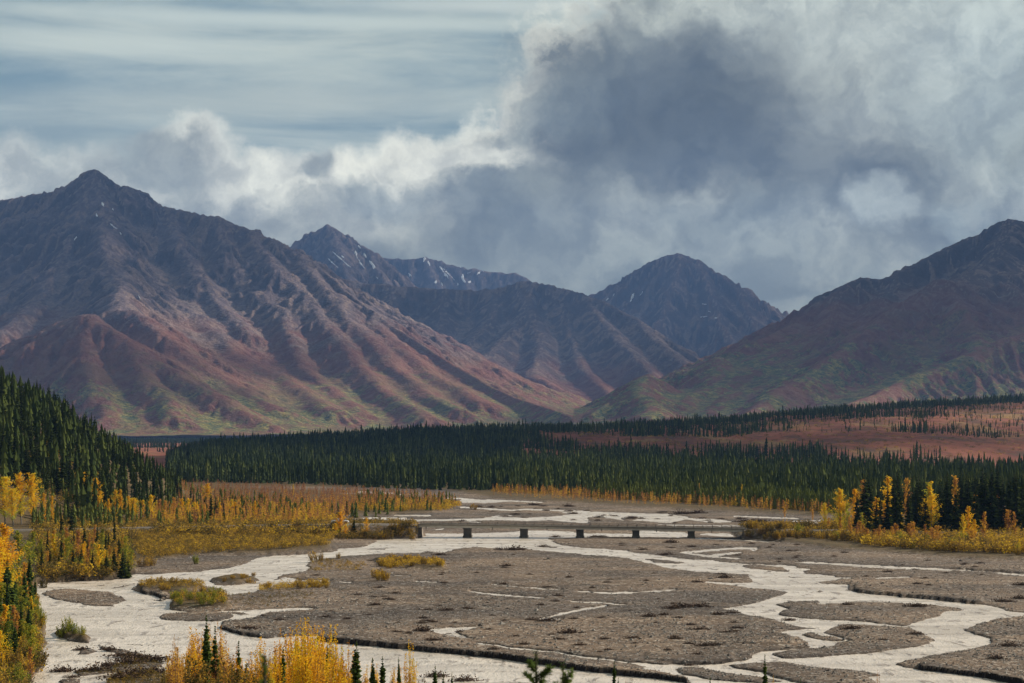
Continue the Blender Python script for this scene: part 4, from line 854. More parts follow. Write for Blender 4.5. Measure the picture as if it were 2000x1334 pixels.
# ---- left hill: dense spruces, each its own tree
gL = 'spruces packed on the left hillside'
cand = []
for i in range(6000):
    D = RN.uniform(690, 1080); x = RN.uniform(-300, -146); px = CX + x / D * F
    if -25 < px < 356: cand.append((x, D, px))
cx_ = np.array([c_[0] for c_ in cand]); cy_ = np.array([c_[1] for c_ in cand])
cdist = inside_dist(cx_, cy_, TOE) + (fbm(cx_ * .02, cy_ * .02, 3, 21) - .5) * 16
cz_ = tz(cx_, cy_); kept = []
for (x, D, px), dd, zz in zip(cand, cdist, cz_):
    if dd < 1 or dd > 95: continue
    gpy = HY + (CAMZ - zz) * F / D
    if px < 140 and gpy > 968: continue
    if any((x - a) ** 2 + ((D - b_) * .8) ** 2 < 4.0 ** 2 for a, b_ in kept): continue
    kept.append((x, D))
RN.shuffle(kept); kept_rest = kept[195:]; kept = kept[:195]
for x, D in kept:
    px = CX + x / D * F; zz = float(tz(np.array([x]), np.array([D]))[0]); H = RN.uniform(11.5, 19.0) * np.interp(px, [120, 200, 270, 350], [1, .85, .7, .45]); gpy = HY + (CAMZ - zz) * F / D
    zone = 'high at the left edge of the hillside' if px < 75 and gpy < 920 else 'above the large orange poplars, left hill' if px < 120 else 'on the left hill above the brown slope' if px < 190 else 'midway along the descending left hillside' if px < 260 else 'near the low right toe of the hill'
    row = 'on the upper ridge line' if gpy < np.interp(px, [0, 350], [880, 965]) else 'halfway down the slope' if gpy < np.interp(px, [0, 350], [930, 980]) else 'in the lowest row'
    size = 'tall dark' if H > 16 else 'shorter dark'; lb = size + ' spruce ' + zone + ', ' + row
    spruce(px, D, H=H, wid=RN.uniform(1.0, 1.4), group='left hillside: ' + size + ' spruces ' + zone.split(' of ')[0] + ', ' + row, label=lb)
print('left spruces', len(kept))

# ---- the grove on the right bank
for i, (px, py, H) in enumerate([(1674, 1046, 12.5), (1712, 1050, 12), (1690, 1040, 19.5), (1720, 1040, 12), (1734, 1046, 14.5), (1749, 1044, 18.5), (1752, 1040, 20.5), (1697, 1030, 20), (1775, 1046, 13), (1790, 1040, 14), (1808, 1044, 12), (1822, 1040, 14), (1840, 1042, 15), (1793, 1034, 18.5), (1802, 1036, 16),
                                 (1850, 1036, 19.5), (1866, 1042, 15), (1880, 1034, 18), (1893, 1040, 17.5), (1906, 1042, 16), (1918, 1034, 21), (1925, 1036, 19.5), (1938, 1040, 21), (1949, 1034, 22.5), (1960, 1042, 18), (1972, 1036, 18), (1984, 1040, 19.5), (1996, 1034, 20), (2006, 1044, 17), (2020, 1040, 21)]):
    spruce(px, py=py + 8, H=H * 1.04, wid=RN.uniform(1.3, 1.7), label='tall dark spruce at the front of the right bank grove behind the golden willows', group='front spruces of the right bank grove')
for i in range(80):
    px = RN.uniform(1690, 2025); spruce(px, py=RN.uniform(1000, 1040), H=RN.uniform(11, 18) * (.88 if px < 1840 else 1.08), wid=RN.uniform(1.0, 1.35), label='dark spruce crowded deep inside the right bank grove', group='inner spruces of the right bank grove')
for px, py, H, kd, wd, lb in [
    (1640, 1046, 14.5, 'big', 1.1, 'tallest golden poplar at the left end of the right bank grove'), (1612, 1046, 9.5, 'big', .8, 'round orange poplar beside the tallest golden poplar'),
    (1668, 1042, 14, 'gold', .9, 'slim yellow poplar squeezed between the first dark spruces of the right grove'), (1653, 1046, 9.5, 'green', .8, 'green yellow poplar standing low in front of the tallest golden poplar'),
    (1686, 1034, 16.5, 'orange', .8, 'thin orange poplar rising beside two tall spruces in the right grove'), (1734, 1034, 17.5, 'gold', .8, 'high slender yellow poplar in the middle of the right grove'),
    (1752, 1036, 12.5, 'gold', 1.0, 'short bright yellow poplar next to the high slender one'), (1768, 1030, 16.5, 'orange', .7, 'faded orange poplar crown poking out of the right grove'),
    (1814, 1050, 17, 'gold', 1.0, 'yellow poplar with a bare lower trunk standing before the dark grove'), (1820, 1052, 11.5, 'gold', 1.1, 'wide lower yellow poplar under the bare trunked one'),
    (1684, 1058, 8, 'green', .6, 'small yellow green poplar against dark spruces at the left of the grove'), (1704, 1058, 6, 'green', .6, 'little green poplar right of the small yellow green one'),
    (1868, 1030, 17.5, 'orange', 1.1, 'pale yellow poplar top showing above the right grove'), (1882, 1068, 8.5, 'gold', .8, 'leftmost slim gold poplar of the three in the right willow belt'),
    (1890, 1066, 11, 'gold', .8, 'tallest slim gold poplar of the three in the right willow belt'), (1902, 1070, 7.5, 'gold', .8, 'shortest slim gold poplar of the three in the right willow belt'),
    (1921, 1068, 9.5, 'orange', 1.2, 'open branched orange poplar in the right willow belt'), (1982, 1064, 9, 'orange', 1.0, 'lone orange poplar at the far right before the dark spruces'),
    (1992, 1092, 4.2, 'gold', .8, 'small bright yellow sapling at the right edge of the willow belt'), (1587, 1018, 5, 'orange', .9, 'small orange poplar on the gravel behind the bridge end'),
    (1533, 1012, 7, 'orange', .9, 'orange sapling standing alone on the far bank right of the bridge'), (1448, 985, 8.5, 'gold', .5, 'single narrow yellow sapling among the far bank spruces'), (1366, 984, 8.5, 'orange', .6, 'narrow orange sapling on the far bank above the bridge')]:
    poplar(kd, px, py=py, H=H, wid=wd * (1.6 if kd in ('gold', 'green') else 1.2), label=lb)

for i in range(10):
    px = RN.uniform(1600, 2010); k = px < 1690; poplar('gold' if RN.random() < .7 else 'orange', px, py=RN.uniform(1030, 1052), H=RN.uniform(7, 13), wid=RN.uniform(1.3, 2.0), label='yellow poplar crowding the left edge of the right bank grove' if k else 'yellow poplar showing between the dark spruces of the right bank grove', group='poplars at the left edge of the grove' if k else 'poplars inside the right bank grove')
# ---- golden poplars at the foot of the left hill
for px, D, H, kd, wd, lb in [(10, 730, 17, 'big', 1.5, 'huge golden orange poplar at the left edge below the hill'), (42, 735, 18.5, 'big', 1.3, 'golden orange poplar beside the huge one at the left edge'),
    (64, 740, 18, 'big', 1.2, 'third large orange poplar from the left edge'), (-14, 720, 16, 'big', 1, 'orange poplar cut by the left edge of the view'), (26, 720, 13, 'big', 1.6, 'lower orange poplar in front of the three large ones at the left edge'), (88, 735, 11, 'gold', 1.0, 'yellow green poplar right of the large orange ones'),
    (103, 740, 10, 'gold', .8, 'small yellow poplar leaning out over the brown slope')]:
    poplar(kd, px, D, H=H, wid=wd, label=lb)
gY = 'yellow poplars in a line at the foot of the left hill'
for px, py, H, kd in [(163, 1012, 12.5, 'gold'), (190, 1012, 12.5, 'gold'), (196, 1016, 10, 'gold'), (212, 1018, 8, 'gold'), (224, 1014, 11, 'gold'), (236, 1014, 11, 'gold'), (252, 1018, 9, 'gold'), (263, 1020, 8.5, 'big'), (278, 1018, 7.5, 'gold'), (297, 1024, 10.5, 'gold'), (310, 1020, 8, 'orange'),
    (322, 1022, 8, 'orange'), (340, 1022, 9, 'orange'), (370, 1024, 9, 'gold'), (380, 1028, 8, 'gold'), (384, 1032, 8, 'gold'), (392, 1024, 7, 'orange'), (430, 1026, 7.5, 'gold'), (452, 1018, 7.5, 'gold'), (458, 1022, 7, 'gold'), (400, 1024, 6.5, 'orange'), (405, 990, 10, 'gold'), (355, 1018, 8, 'gold')]:
    poplar(kd, px, py=py, H=H * .95, wid=RN.uniform(1.2, 2.0), label='yellow poplar in the uneven row at the foot of the left hill', group=gY)
for px, py, H, lb in [(412, 1030, 11.5, 'dark spruce towering out of the golden saplings left of the truck, leftmost of the pair'), (421, 1026, 9.5, 'dark spruce leaning on the taller one among golden saplings'), (477, 1014, 7.5, 'lone narrow spruce among golden saplings in mid flat'),
    (437, 1024, 7.5, 'small spruce right of the tall pair among golden saplings'), (378, 1000, 8, 'green spruce in front of the last trees of the left hill'), (388, 998, 7, 'shorter spruce beside the last trees of the left hill'), (372, 992, 9, 'pale spruce at the right toe of the left hill'), (399, 1004, 6, 'small pale spruce near the hill toe'),
    (692, 1051, 6.2, 'slim dark spruce just right of the white pickup truck'), (132, 1030, 12, 'spruce with pale green tip on the left bank slope'), (140, 1050, 11, 'dark spruce in front of the pale tipped one on the left bank'), (120, 1060, 9, 'spruce low on the brown slope of the left bank')]:
    spruce(px, py=py, H=H, wid=1.25, label=lb)
for px, py, H, wd, kd, lb in [(500, 1026, 7.8, 1.5, 'gold', 'broad bright yellow poplar in the middle of the golden flat'), (665, 1052, 8.4, 1.9, 'big', 'broad golden poplar hiding the white pickup truck'), (655, 1053, 4.6, 2.0, 'big', 'low golden poplar right in front of the pickup truck'), (675, 1053, 4.0, 1.6, 'big', 'small golden poplar before the bonnet of the pickup truck'), (716, 1052, 6.6, 1.5, 'gold', 'orange yellow poplar right of the slim spruce beside the road'),
    (565, 1034, 6.5, .9, 'orange', 'slim orange poplar left of the road bushes'), (597, 1036, 5, .9, 'gold', 'small upright yellow poplar in front of the road'), (571, 1040, 4, 1.0, 'gold', 'very small yellow poplar on the scrub edge'), (719, 1053, 3.8, 1.0, 'orange', 'small orange sapling in the dark bushes by the bridge'), (573, 978, 7, .7, 'gold', 'slim yellow sapling standing above the far rusty thicket')]:
    poplar(kd, px, py=py, H=H, wid=wd, label=lb)

# ---- left bank thicket, middle distance
for px, py, H, wd in [(98, 1128, 7, 1.3), (142, 1130, 7.5, 1.3), (172, 1120, 9, 1.1), (196, 1118, 8, 1.3), (232, 1116, 9, 1.3), (212, 1104, 9, 1.2), (120, 1112, 9, 1.2), (82, 1130, 8, 1.3), (104, 1082, 9, .9), (93, 1100, 10, .9), (130, 1102, 8, 1), (159, 1126, 7.5, 1.3), (206, 1096, 9.5, .9), (224, 1082, 12, .8), (241, 1130, 9, 1.7), (222, 1128, 7, 1.5), (250, 1126, 6, 1.7), (190, 1080, 9, .9), (165, 1086, 9.5, .9), (145, 1088, 8, .8), (180, 1130, 6.5, 1.5), (115, 1128, 6, 1.2), (208, 1132, 6.5, 1.4)]:
    spruce(px, py=py, H=H * .85, wid=wd, label='green spruce growing among shrubs on the left bank point above the river', group='spruces on the left bank point')
for i, (px, py, H, kd, lb) in enumerate([(191, 1131, 7.6, 'gold', 'bright yellow poplar at the water edge of the left bank point'), (167, 1126, 4.5, 'gold', 'small yellow poplar left of the bright one at the water edge'), (150, 1110, 9.5, 'orange', 'tall orange yellow poplar in the left bank thicket'), (106, 1112, 8.5, 'gold', 'yellow poplar at the left end of the bank thicket'),
    (130, 1090, 8, 'orange', 'muted orange poplar deep in the bank thicket'), (62, 1110, 9, 'green', 'green yellow poplar by the left bank corner'), (256, 1122, 5.5, 'green', 'green gold poplar at the tip of the left bank point'), (214, 1112, 5.5, 'orange', 'orange poplar between spruces on the bank point'), (185, 1078, 7.5, 'orange', 'pale orange poplar behind the bank thicket'), (238, 1090, 6, 'orange', 'orange poplar behind the tip of the bank point')]):
    poplar(kd, px, py=py, H=H * .9, wid=1.7, label=lb)
for i in range(26):
    px = RN.uniform(74, 252); poplar(RN.choice(['green', 'green', 'gold', 'orange']), px, py=RN.uniform(1075, 1132), H=RN.uniform(4, 7.5), wid=RN.uniform(1.0, 1.6), label='leafy young tree in the green and yellow thicket of the left bank point', group='young leafy trees of the left bank point')
for i in range(42):
    px = RN.uniform(72, 258); py = RN.uniform(1062, 1136 - max(0, px - 200) * .15); kd = RN.choice('ydddggg')
    bush(kd, px, py=py, H=RN.uniform(2.2, 4.5), wid=RN.uniform(.8, 1.1), label='leafy willow bush in the mixed thicket covering the left bank point', group='bushes of the left bank thicket')

# ---- near left shore
for px, py, H, kd, lb in [(8, 1180, 15, 'big', 'large yellow poplar at the left edge over the near shore'), (38, 1165, 13, 'green', 'yellow green poplar leaning over the near left shore'), (58, 1150, 9.5, 'green', 'lime green poplar on the near left shore'), (-6, 1210, 14, 'big', 'golden poplar cut off by the left edge on the near shore'),
    (48, 1195, 8.5, 'orange', 'rusty orange poplar between spruces on the near left shore'), (10, 1290, 7.5, 'gold', 'yellow poplar low at the left edge'), (28, 1275, 6.5, 'orange', 'orange leaved poplar at the foot of a near spruce'), (60, 1240, 5.5, 'gold', 'short yellow poplar near the water on the left shore'), (5, 1330, 6, 'gold', 'yellow poplar in the bottom left corner')]:
    poplar(kd, px, py=py, H=H, wid=1.4, label=lb)
for i in range(16):
    py = RN.uniform(1165, 1330); spruce(RN.uniform(-8, 66 if py < 1290 else 40), py=py, H=RN.uniform(4, 8.5), wid=RN.uniform(1.0, 1.4), near=True, label='dark young spruce mixed into the bushes of the near left shore', group='young spruces of the near left shore')
for px, py, H, wd, lb in [(14, 1228, 11.0, 1.3, 'large dark spruce at the left edge of the near shore'), (57, 1200, 10.5, 1.0, 'tall narrow spruce standing highest on the near left shore'), (62, 1206, 6.0, 1.4, 'dense young spruce beside the narrow one on the near shore'), (40, 1285, 7.6, 1.1, 'spruce nearest the water among near left shore bushes'),
    (30, 1220, 7, 1.2, 'middle dark spruce of the near left shore'), (0, 1270, 8, 1.2, 'shaded spruce by the left edge below the large one'), (22, 1300, 6, 1.1, 'small spruce among yellow bushes in the lower left'), (68, 1190, 5, 1.2, 'short spruce at the corner of the near left shore')]:
    spruce(px, py=py, H=H, wid=wd, near=True, label=lb)
for i in range(30):
    py = RN.uniform(1150, 1330); poplar(RN.choice(['gold', 'green', 'green', 'orange']), RN.uniform(-10, 62), py=py, H=RN.uniform(3.5, 7.5), wid=RN.uniform(1.1, 1.7), label='young yellow or green poplar among bushes and spruces on the near left shore', group='young poplars of the near left shore')
for i in range(46):
    py = RN.uniform(1150, 1400); lim = np.interp(py, [1140, 1180, 1220, 1260, 1300, 1334, 1400], [70, 72, 80, 86, 78, 56, 46]); px = lim - 4 - abs(RN.gauss(0, 30))
    if px < -25: px = RN.uniform(-20, lim - 6)
    bush(RN.choice('yddgg'), px, py=py, H=RN.uniform(1.8, 3.8), wid=RN.uniform(.75, 1.05), label='willow bush in the tangled shrubbery along the near left shore', group='bushes of the near left shore')
for px, py, H, lb in [(122, 1246, 3.0, 'rounded green yellow bush on a small islet in the river, left half'), (142, 1249, 2.4, 'lower green bush on the right half of the small river islet'), (132, 1245, 2.8, 'middle bush of the small river islet'), (160, 1251, 1.8, 'low bush trailing at the right tip of the river islet')]:
    bush('g', px, py=py, H=H, wid=1.0, label=lb)

# ---- below the viewpoint: thicket of orange and yellow saplings
for i in range(72):
    px = RN.choice([RN.gauss(385, 38), RN.gauss(400, 50), RN.gauss(560, 60), RN.gauss(600, 80), RN.gauss(700, 60)]); D = RN.uniform(112, 165)
    if px < 335 or px > 800: continue
    los = np.interp(px, [320, 350, 400, 440, 480, 520, 580, 640, 700, 760, 830], [1320, 1255, 1215, 1260, 1290, 1262, 1220, 1232, 1295, 1312, 1322]) + RN.uniform(-6, 60)
    gz = float(tz(np.array([(px - CX) / F * D]), np.array([D]))[0]); H = CAMZ + (HY - los) / F * D - gz
    if H < 1.2: continue
    near_r = px < 450 and RN.random() < .6
    k = 'nr' if (near_r or RN.random() < .25) else 'no'
    bush(k, px, D, H=H * 1.12, wid=RN.uniform(.8, 1.1) * min(1.25, 4.2 / H + .15), label=('rusty orange leafed willow stems at the left of the near thicket' if near_r else 'golden orange willow stems crowding the near thicket at the bottom'), group='orange stems of the near thicket' if near_r else 'golden stems of the near thicket')
for i in range(24):
    px = RN.uniform(325, 840); D = RN.uniform(105, 150); gz = float(tz(np.array([(px - CX) / F * D]), np.array([D]))[0])
    top_ = np.interp(px, [325, 400, 500, 760, 850], [1290, 1265, 1290, 1312, 1330]) + RN.uniform(0, 25)
    bush('ng', px, D, H=max(1.0, CAMZ + (HY - top_) / F * D - gz), wid=.95, label='olive green willow bush filling the bottom of the near thicket', group='olive bushes of the near thicket')
for px, top_, D, wd, lb in [(404, 1200, 120, 1.0, 'tallest slim spruce rising from the orange thicket at the bottom'), (421, 1221, 118, 1.1, 'second slim spruce just right of the tallest one in the orange thicket'), (466, 1251, 120, 1.15, 'dark ragged spruce in the gap of the orange thicket'), (692, 1252, 125, 1.35, 'bright green young spruce at the right end of the orange thicket'),
    (554, 1262, 122, .9, 'spruce almost buried in golden leaves'), (729, 1284, 125, 1.2, 'small spruce sapling right of the bright green young one'), (748, 1281, 125, 1.25, 'neat little spruce standing against the pale river'), (780, 1283, 128, .8, 'thin spruce sapling beside the open yellow willow'), (849, 1300, 130, 1.2, 'little spruce at the bottom with a bushy base right of the thicket'),
    (865, 1312, 130, 1.0, 'tiny spruce beside the little bushy based one'), (883, 1313, 130, .8, 'thin dark spruce tip at the bottom'), (1199, 1290, 140, 1.0, 'young spruce poking over the bottom edge right of the blurred branches'), (1496, 1278, 135, 1.15, 'solitary dark spruce at the bottom before the river fork'),
    (1208, 1322, 140, 1.0, 'tiny spruce tip touching the bottom edge beside the young one'), (1388, 1322, 145, 1.3, 'small spruce tip at the bottom left of the solitary dark spruce'), (1565, 1324, 145, 1.3, 'low spruce tip at the bottom right of the solitary dark spruce'), (638, 1258, 128, 1.0, 'half hidden spruce in the right part of the orange thicket')]:
    gz = float(tz(np.array([(px - CX) / F * D]), np.array([D]))[0]); spruce(px, D, H=CAMZ + (HY - top_) / F * D - gz, wid=wd * .74, near=True, label=lb)
for px, top_, D, k, wd, lb in [(803, 1252, 124, 'no', .62, 'open airy yellow willow against the pale river at the bottom'), (340, 1232, 122, 'nr', .35, 'thin leafless looking reddish willow stem left of the thicket'), (1508, 1312, 140, 'nr', .35, 'tiny orange twig right of the solitary dark spruce'), (1715, 1305, 145, 'nr', .4, 'small orange twig at the bottom by the gravel bar'), (1222, 1322, 140, 'nr', .3, 'pink orange twig at the bottom beside the young spruce'), (766, 1305, 126, 'no', .8, 'low golden bush right of the neat little spruce')]:
    gz = float(tz(np.array([(px - CX) / F * D]), np.array([D]))[0]); bush(k, px, D, H=CAMZ + (HY - top_) / F * D - gz, wid=wd, label=lb)

# ---- out of focus spruce tips right below the camera
def tip_mesh(seed, H, R, arms):
    r_ = random.Random(seed); b = MB(); s_ = MB()
    def shoot(a, c_, r0):
        a, c_ = Vector(a), Vector(c_); s_.tube(a, c_, r0, r0 * .5, 5); d = c_ - a; N = int(d.length / .0024); dn = d.normalized(); u = dn.cross(Vector((.2, .4, .9))).normalized(); v = dn.cross(u)
        for i in range(N):
            f = (i + r_.random()) / N; th = r_.uniform(0, 6.283); o2 = u * math.cos(th) + v * math.sin(th); L = r_.uniform(.026, .042) * (1.1 - .3 * f); p = a + d * f; q = p + (o2 * .95 + dn * .6) * L; w_ = dn.cross(o2) * .006
            ti = r_.uniform(.5, 1); b.add([p - w_, p + w_, q], [(0, 1, 2)], [ti * .7, ti * .7, ti])
    shoot((0, 0, 0), (0, 0, H), .009)
    for k in range(arms):
        z_ = H * (.05 + .80 * k / arms); a = r_.uniform(0, 6.283) if k > 3 else k * 1.9; L = R * (1 - .62 * z_ / H) * r_.uniform(.8, 1.15)
        e = Vector((math.cos(a) * L, math.sin(a) * L, z_ + L * r_.uniform(.45, .8))); shoot((0, 0, z_), e, .005)
        for q in range(3):
            f = .3 + .2 * q; p = Vector((0, 0, z_)).lerp(e, f); a2 = a + r_.choice((-1, 1)) * r_.uniform(.5, .9); shoot(p, p + Vector((math.cos(a2), math.sin(a2), .6)) * L * .38 * (1.1 - f), .0035)
    return b, s_
for px, top_, D, H, R, arms, sd_, lb in [(1047, 1272, 11.5, .62, .155, 20, 5, 'blurred bright green spruce tip close to the camera, left of the pair'), (1100, 1296, 11.0, .55, .14, 18, 9, 'blurred bright green spruce tip close to the camera, right of the pair'), (517, 1280, 6.2, .42, .035, 9, 14, 'very blurred pale green shoot in front of the orange thicket')]:
    x, y, z_ = W(px, top_, D); gz = float(tz(np.array([x]), np.array([y]))[0])
    o_ = thing('spruce_sapling', lb, 'spruce', (x, y, gz)); b, s_ = tip_mesh(sd_, H, R, arms)
    s2 = MB(); s2.tube((0, 0, -.1), (0, 0, z_ - H - gz), .02, .012, 7); s2.V += [(p[0], p[1], p[2] + z_ - H - gz) for p in s_.V]; k0 = len(s2.V) - len(s_.V); s2.F += [tuple(i + k0 for i in f) for f in s_.F]; s2.T += s_.T
    b.V = [(p[0], p[1], p[2] + z_ - H - gz) for p in b.V]
    link('crown', b.mesh('crown', NSM), o_); link('trunk', s2.mesh('trunk', BARK), o_)

# ---- right bank willow belt and other single bushes in front rows
for i in range(34):
    px = RN.uniform(1560, 2020); edge = np.interp(px, [1440, 1560, 1640, 1700, 1760, 1850, 1950, 2040], [1046, 1056, 1066, 1074, 1078, 1086, 1092, 1098]); py = edge - abs(RN.gauss(0, 9)) - 1
    bush(RN.choice('yyydg'), px, py=py, H=RN.uniform(2.4, 4.6), wid=RN.uniform(.8, 1.1), label='golden brown willow bush along the front edge of the right bank belt', group='willows at the edge of the right bank')
for i in range(26):
    px = RN.choice([RN.gauss(1720, 22), RN.gauss(1790, 24), RN.gauss(1665, 18), RN.gauss(1770, 60)]); edge = np.interp(px, [1560, 1640, 1700, 1760, 1850, 1950], [1056, 1066, 1074, 1078, 1086, 1092])
    poplar('orange', px, py=edge - RN.uniform(5, 16), H=RN.uniform(3.6, 6.4), wid=RN.uniform(1.6, 2.6), label='low golden poplar sapling sticking out of the right bank willow belt', group='saplings in the right bank willow belt')
for i in range(24):
    px = RN.uniform(640, 808); bush(RN.choice('yddd'), px, py=RN.uniform(1050, 1055), H=RN.uniform(2, 3.8), wid=RN.uniform(.8, 1.1), label='dark olive and orange willow bush on the bank left of the bridge', group='willows on the bank left of the bridge')
for i in range(30):
    px = RN.uniform(1462, 1600); bush(RN.choice('yydd'), px, py=np.interp(px, [1460, 1600], [1055, 1061]) - RN.uniform(0, 6), H=RN.uniform(2, 3.6), wid=RN.uniform(.8, 1.1), label='tawny willow bush at the right end of the bridge', group='willows at the right end of the bridge')
for px, py, H, k, wd, lb in [(612, 1098, 3.2, 'y', .8, 'pale bush at the water edge where the channel narrows'), (626, 1098, 2.4, 'y', .8, 'smaller pale bush behind the water edge one'), (661, 1094, 2, 'y', .8, 'small faded bush on the upper gravel bar'), (382, 1104, 2.8, 'g', .9, 'single olive bush on gravel below the orange scrub'), (281, 1110, 3, 'y', 1.3, 'orange brown bush at the tip of the left gravel edge'), (296, 1108, 2.4, 'y', 1.2, 'lower orange brown bush beside the tip one'),
    (85, 1148, 2.5, 'd', .9, 'dark bush at the water corner of the left bank'), (787, 1003, 2.5, 'y', 1, 'orange bush alone on the upstream gravel'), (925, 997, 3.2, 'y', 1.2, 'small golden bush alone on the upstream gravel bar')]:
    bush(k, px, py=py, H=H, wid=wd, label=lb)
for (xa, xb, ya, yb, N, kd, h0, h1, lb, g_) in [
    (742, 866, 1103, 1114, 20, 'y', 1.4, 2.4, 'golden willow bush in the elongated patch on the main gravel bar', 'willows of the long golden patch'), (732, 764, 1126, 1138, 6, 'y', 1.4, 2.4, 'bright yellow bush in the small round patch on the gravel bar', 'bushes of the small round yellow patch'),
    (505, 640, 1142, 1156, 12, 'y', 1.0, 2.0, 'low yellow bush along the little side channel', 'low bushes along the side channel'), (335, 440, 1172, 1192, 14, 'g', 1.2, 2.6, 'green yellow bush on the vegetated left tip of the main bar', 'bushes on the left tip of the main bar'),
    (270, 400, 1146, 1162, 12, 'y', .9, 1.8, 'low orange bush on the grassy river island', 'low bushes of the grassy river island'), (415, 500, 1132, 1143, 8, 'y', .9, 1.8, 'low olive bush on the thin islet in the main channel', 'bushes of the thin islet')]:
    for i in range(N):
        px = RN.uniform(xa, xb); py = RN.uniform(ya, yb); bush(kd, px, py=py, H=RN.uniform(h0, h1), wid=1.1, label=lb, group=g_)
# ------------------------------------------------------------------ uncountable growth, each kind one object
def place(V0, F0, T0, pos, scl, rot, tin, sway=None):
    """many copies of one of several small shapes joined into one mesh (numpy)"""
    nV = len(V0); N = len(pos); c_, s_ = np.cos(rot)[:, None], np.sin(rot)[:, None]
    x = V0[None, :, 0] * scl[:, None, 0]; y = V0[None, :, 1] * scl[:, None, 0]; z_ = V0[None, :, 2] * scl[:, None, 1]
    P_ = np.stack([x * c_ - y * s_ + pos[:, None, 0], x * s_ + y * c_ + pos[:, None, 1], z_ + pos[:, None, 2]], -1).reshape(-1, 3)
    Fc = (F0[None] + (np.arange(N) * nV)[:, None, None]).reshape(-1, F0.shape[1])
    return P_, Fc, np.clip(T0[None] * .6 + tin[:, None], 0, 1).ravel()
def stuff(name, shapes, pos, scl, m_, label, tin):
    pos = np.asarray(pos); N = len(pos); idx = NP.randint(0, len(shapes), N); Vs = []; Fs = []; Ts = []; k = 0
    for i, (V0, F0, T0) in enumerate(shapes):
        q = idx == i
        if not q.any(): continue
        P_, Fc, T_ = place(V0, F0, T0, pos[q], scl[q], NP.rand(q.sum()) * 6.283, tin[q]); Vs.append(P_); Fs.append(Fc + k); Ts.append(T_); k += len(P_)
    o_ = link(name, mesh_np(name, np.concatenate(Vs), np.concatenate(Fs), m_, {'tint': np.concatenate(Ts)}), kind='stuff', label=label)
    print(name, N, sum(len(f) for f in Fs)); return o_
def far_spruce_shape(seed, tiers=6, sides=5, R=.115):
    """height 1"""
    r_ = np.random.RandomState(seed); V = []; Fc = []; T = []
    for k in range(tiers):
        t_ = k / tiers; z0 = .03 + .95 * t_; z1 = min(1.0, z0 + 1.55 / tiers) if k < tiers - 1 else 1.0; r0 = R * (1 - t_) ** .75 * r_.uniform(.75, 1.15) + .012; b0 = len(V); ph = r_.rand() * 6
        for j in range(sides):
            a = ph + 6.283 * j / sides + r_.uniform(-.3, .3); q = r0 * r_.uniform(.6, 1.3); V.append((math.cos(a) * q, math.sin(a) * q, z0 + r_.uniform(-.03, .02))); T.append(r_.uniform(.2, .9))
        V.append((r_.uniform(-.006, .006), r_.uniform(-.006, .006), z1)); T.append(.5)
        for j in range(sides): Fc.append((b0 + j, b0 + (j + 1) % sides, b0 + sides))
    return np.array(V), np.array(Fc), np.array(T) - .5
FSH = [far_spruce_shape(i, 6, 5, r) for i, r in enumerate((.12, .10, .14, .085, .11))]
def leafy_shape(seed, n_, fx, leaf):
    """n_ leaf clumps; fx(r) -> position, height about 1"""
    r_ = np.random.RandomState(seed); V = []; Fc = []; T = []
    for i in range(n_):
        p = np.array(fx(r_)); u = r_.normal(size=3); u /= np.linalg.norm(u); v = np.cross(u, r_.normal(size=3)); v /= np.linalg.norm(v) + 1e-9; s = leaf * r_.uniform(.5, 1.3); k = len(V); ti = r_.uniform(-.5, .5)
        V += [p - u * s * .6, p + u * s * .6, p + v * s]; Fc.append((k, k + 1, k + 2)); T += [ti] * 3
    return np.array(V), np.array(Fc), np.array(T)
def colf(r_, R=.12):
    q = r_.rand() ** .8; a = r_.rand() * 6.283; w_ = R * (1 - q) ** .6 * r_.rand() ** .5 * (.5 + .5 * min(1, q * 5)) ; return (math.cos(a) * w_, math.sin(a) * w_, .06 + .92 * q)
def bushf(r_):
    a = r_.rand() * 6.283; q = r_.rand() ** .5 * .5; z_ = (1 - (q * 2) ** 2.2 * .5) * r_.rand() ** .7; return (math.cos(a) * q, math.sin(a) * q, z_ * .92 + .03)
POS = [leafy_shape(300 + i, 60, lambda r_, R=r: colf(r_, R), .052) for i, r in enumerate((.13, .10, .16, .12))]
BUS = [leafy_shape(320 + i, 46, bushf, .13) for i in range(4)]

def scatter(poly, N, wpow=1.0, gridn=None, seed=0):
    """random spots inside a floor polygon given through the view; weight grows with distance"""
    r_ = np.random.RandomState(seed); P_ = np.array(poly); xs0, ys0, xs1, ys1 = P_[:, 0].min(), P_[:, 1].min(), P_[:, 0].max(), P_[:, 1].max(); out_ = []
    Dm = rowD(ys0)
    while len(out_) < N:
        x = r_.uniform(xs0, xs1, N * 3); y = r_.uniform(ys0, ys1, N * 3); ok = inside_dist(x, y, [tuple(p) for p in poly]) > 0
        ok &= r_.rand(len(x)) < (rowD(y) / Dm) ** wpow
        out_ += list(zip(x[ok], y[ok]))
    a = np.array(out_[:N]); D = rowD(a[:, 1]); X_ = (a[:, 0] - CX) / F * D; return np.stack([X_, D], -1), a
def on_land(XY): return np.column_stack([XY, tz(XY[:, 0], XY[:, 1])])
def off_road(XY):
    s = (XY[:, 0] - BL[0]) * BDIR[0] + (XY[:, 1] - BL[1]) * BDIR[1]; t_ = (XY[:, 0] - BL[0]) * BNOR[0] + (XY[:, 1] - BL[1]) * BNOR[1]
    return ~((np.abs(t_) < 5.5) & ((s < 3) & (s > -330) | (s > LB - 3) & (s < LB + 190)))

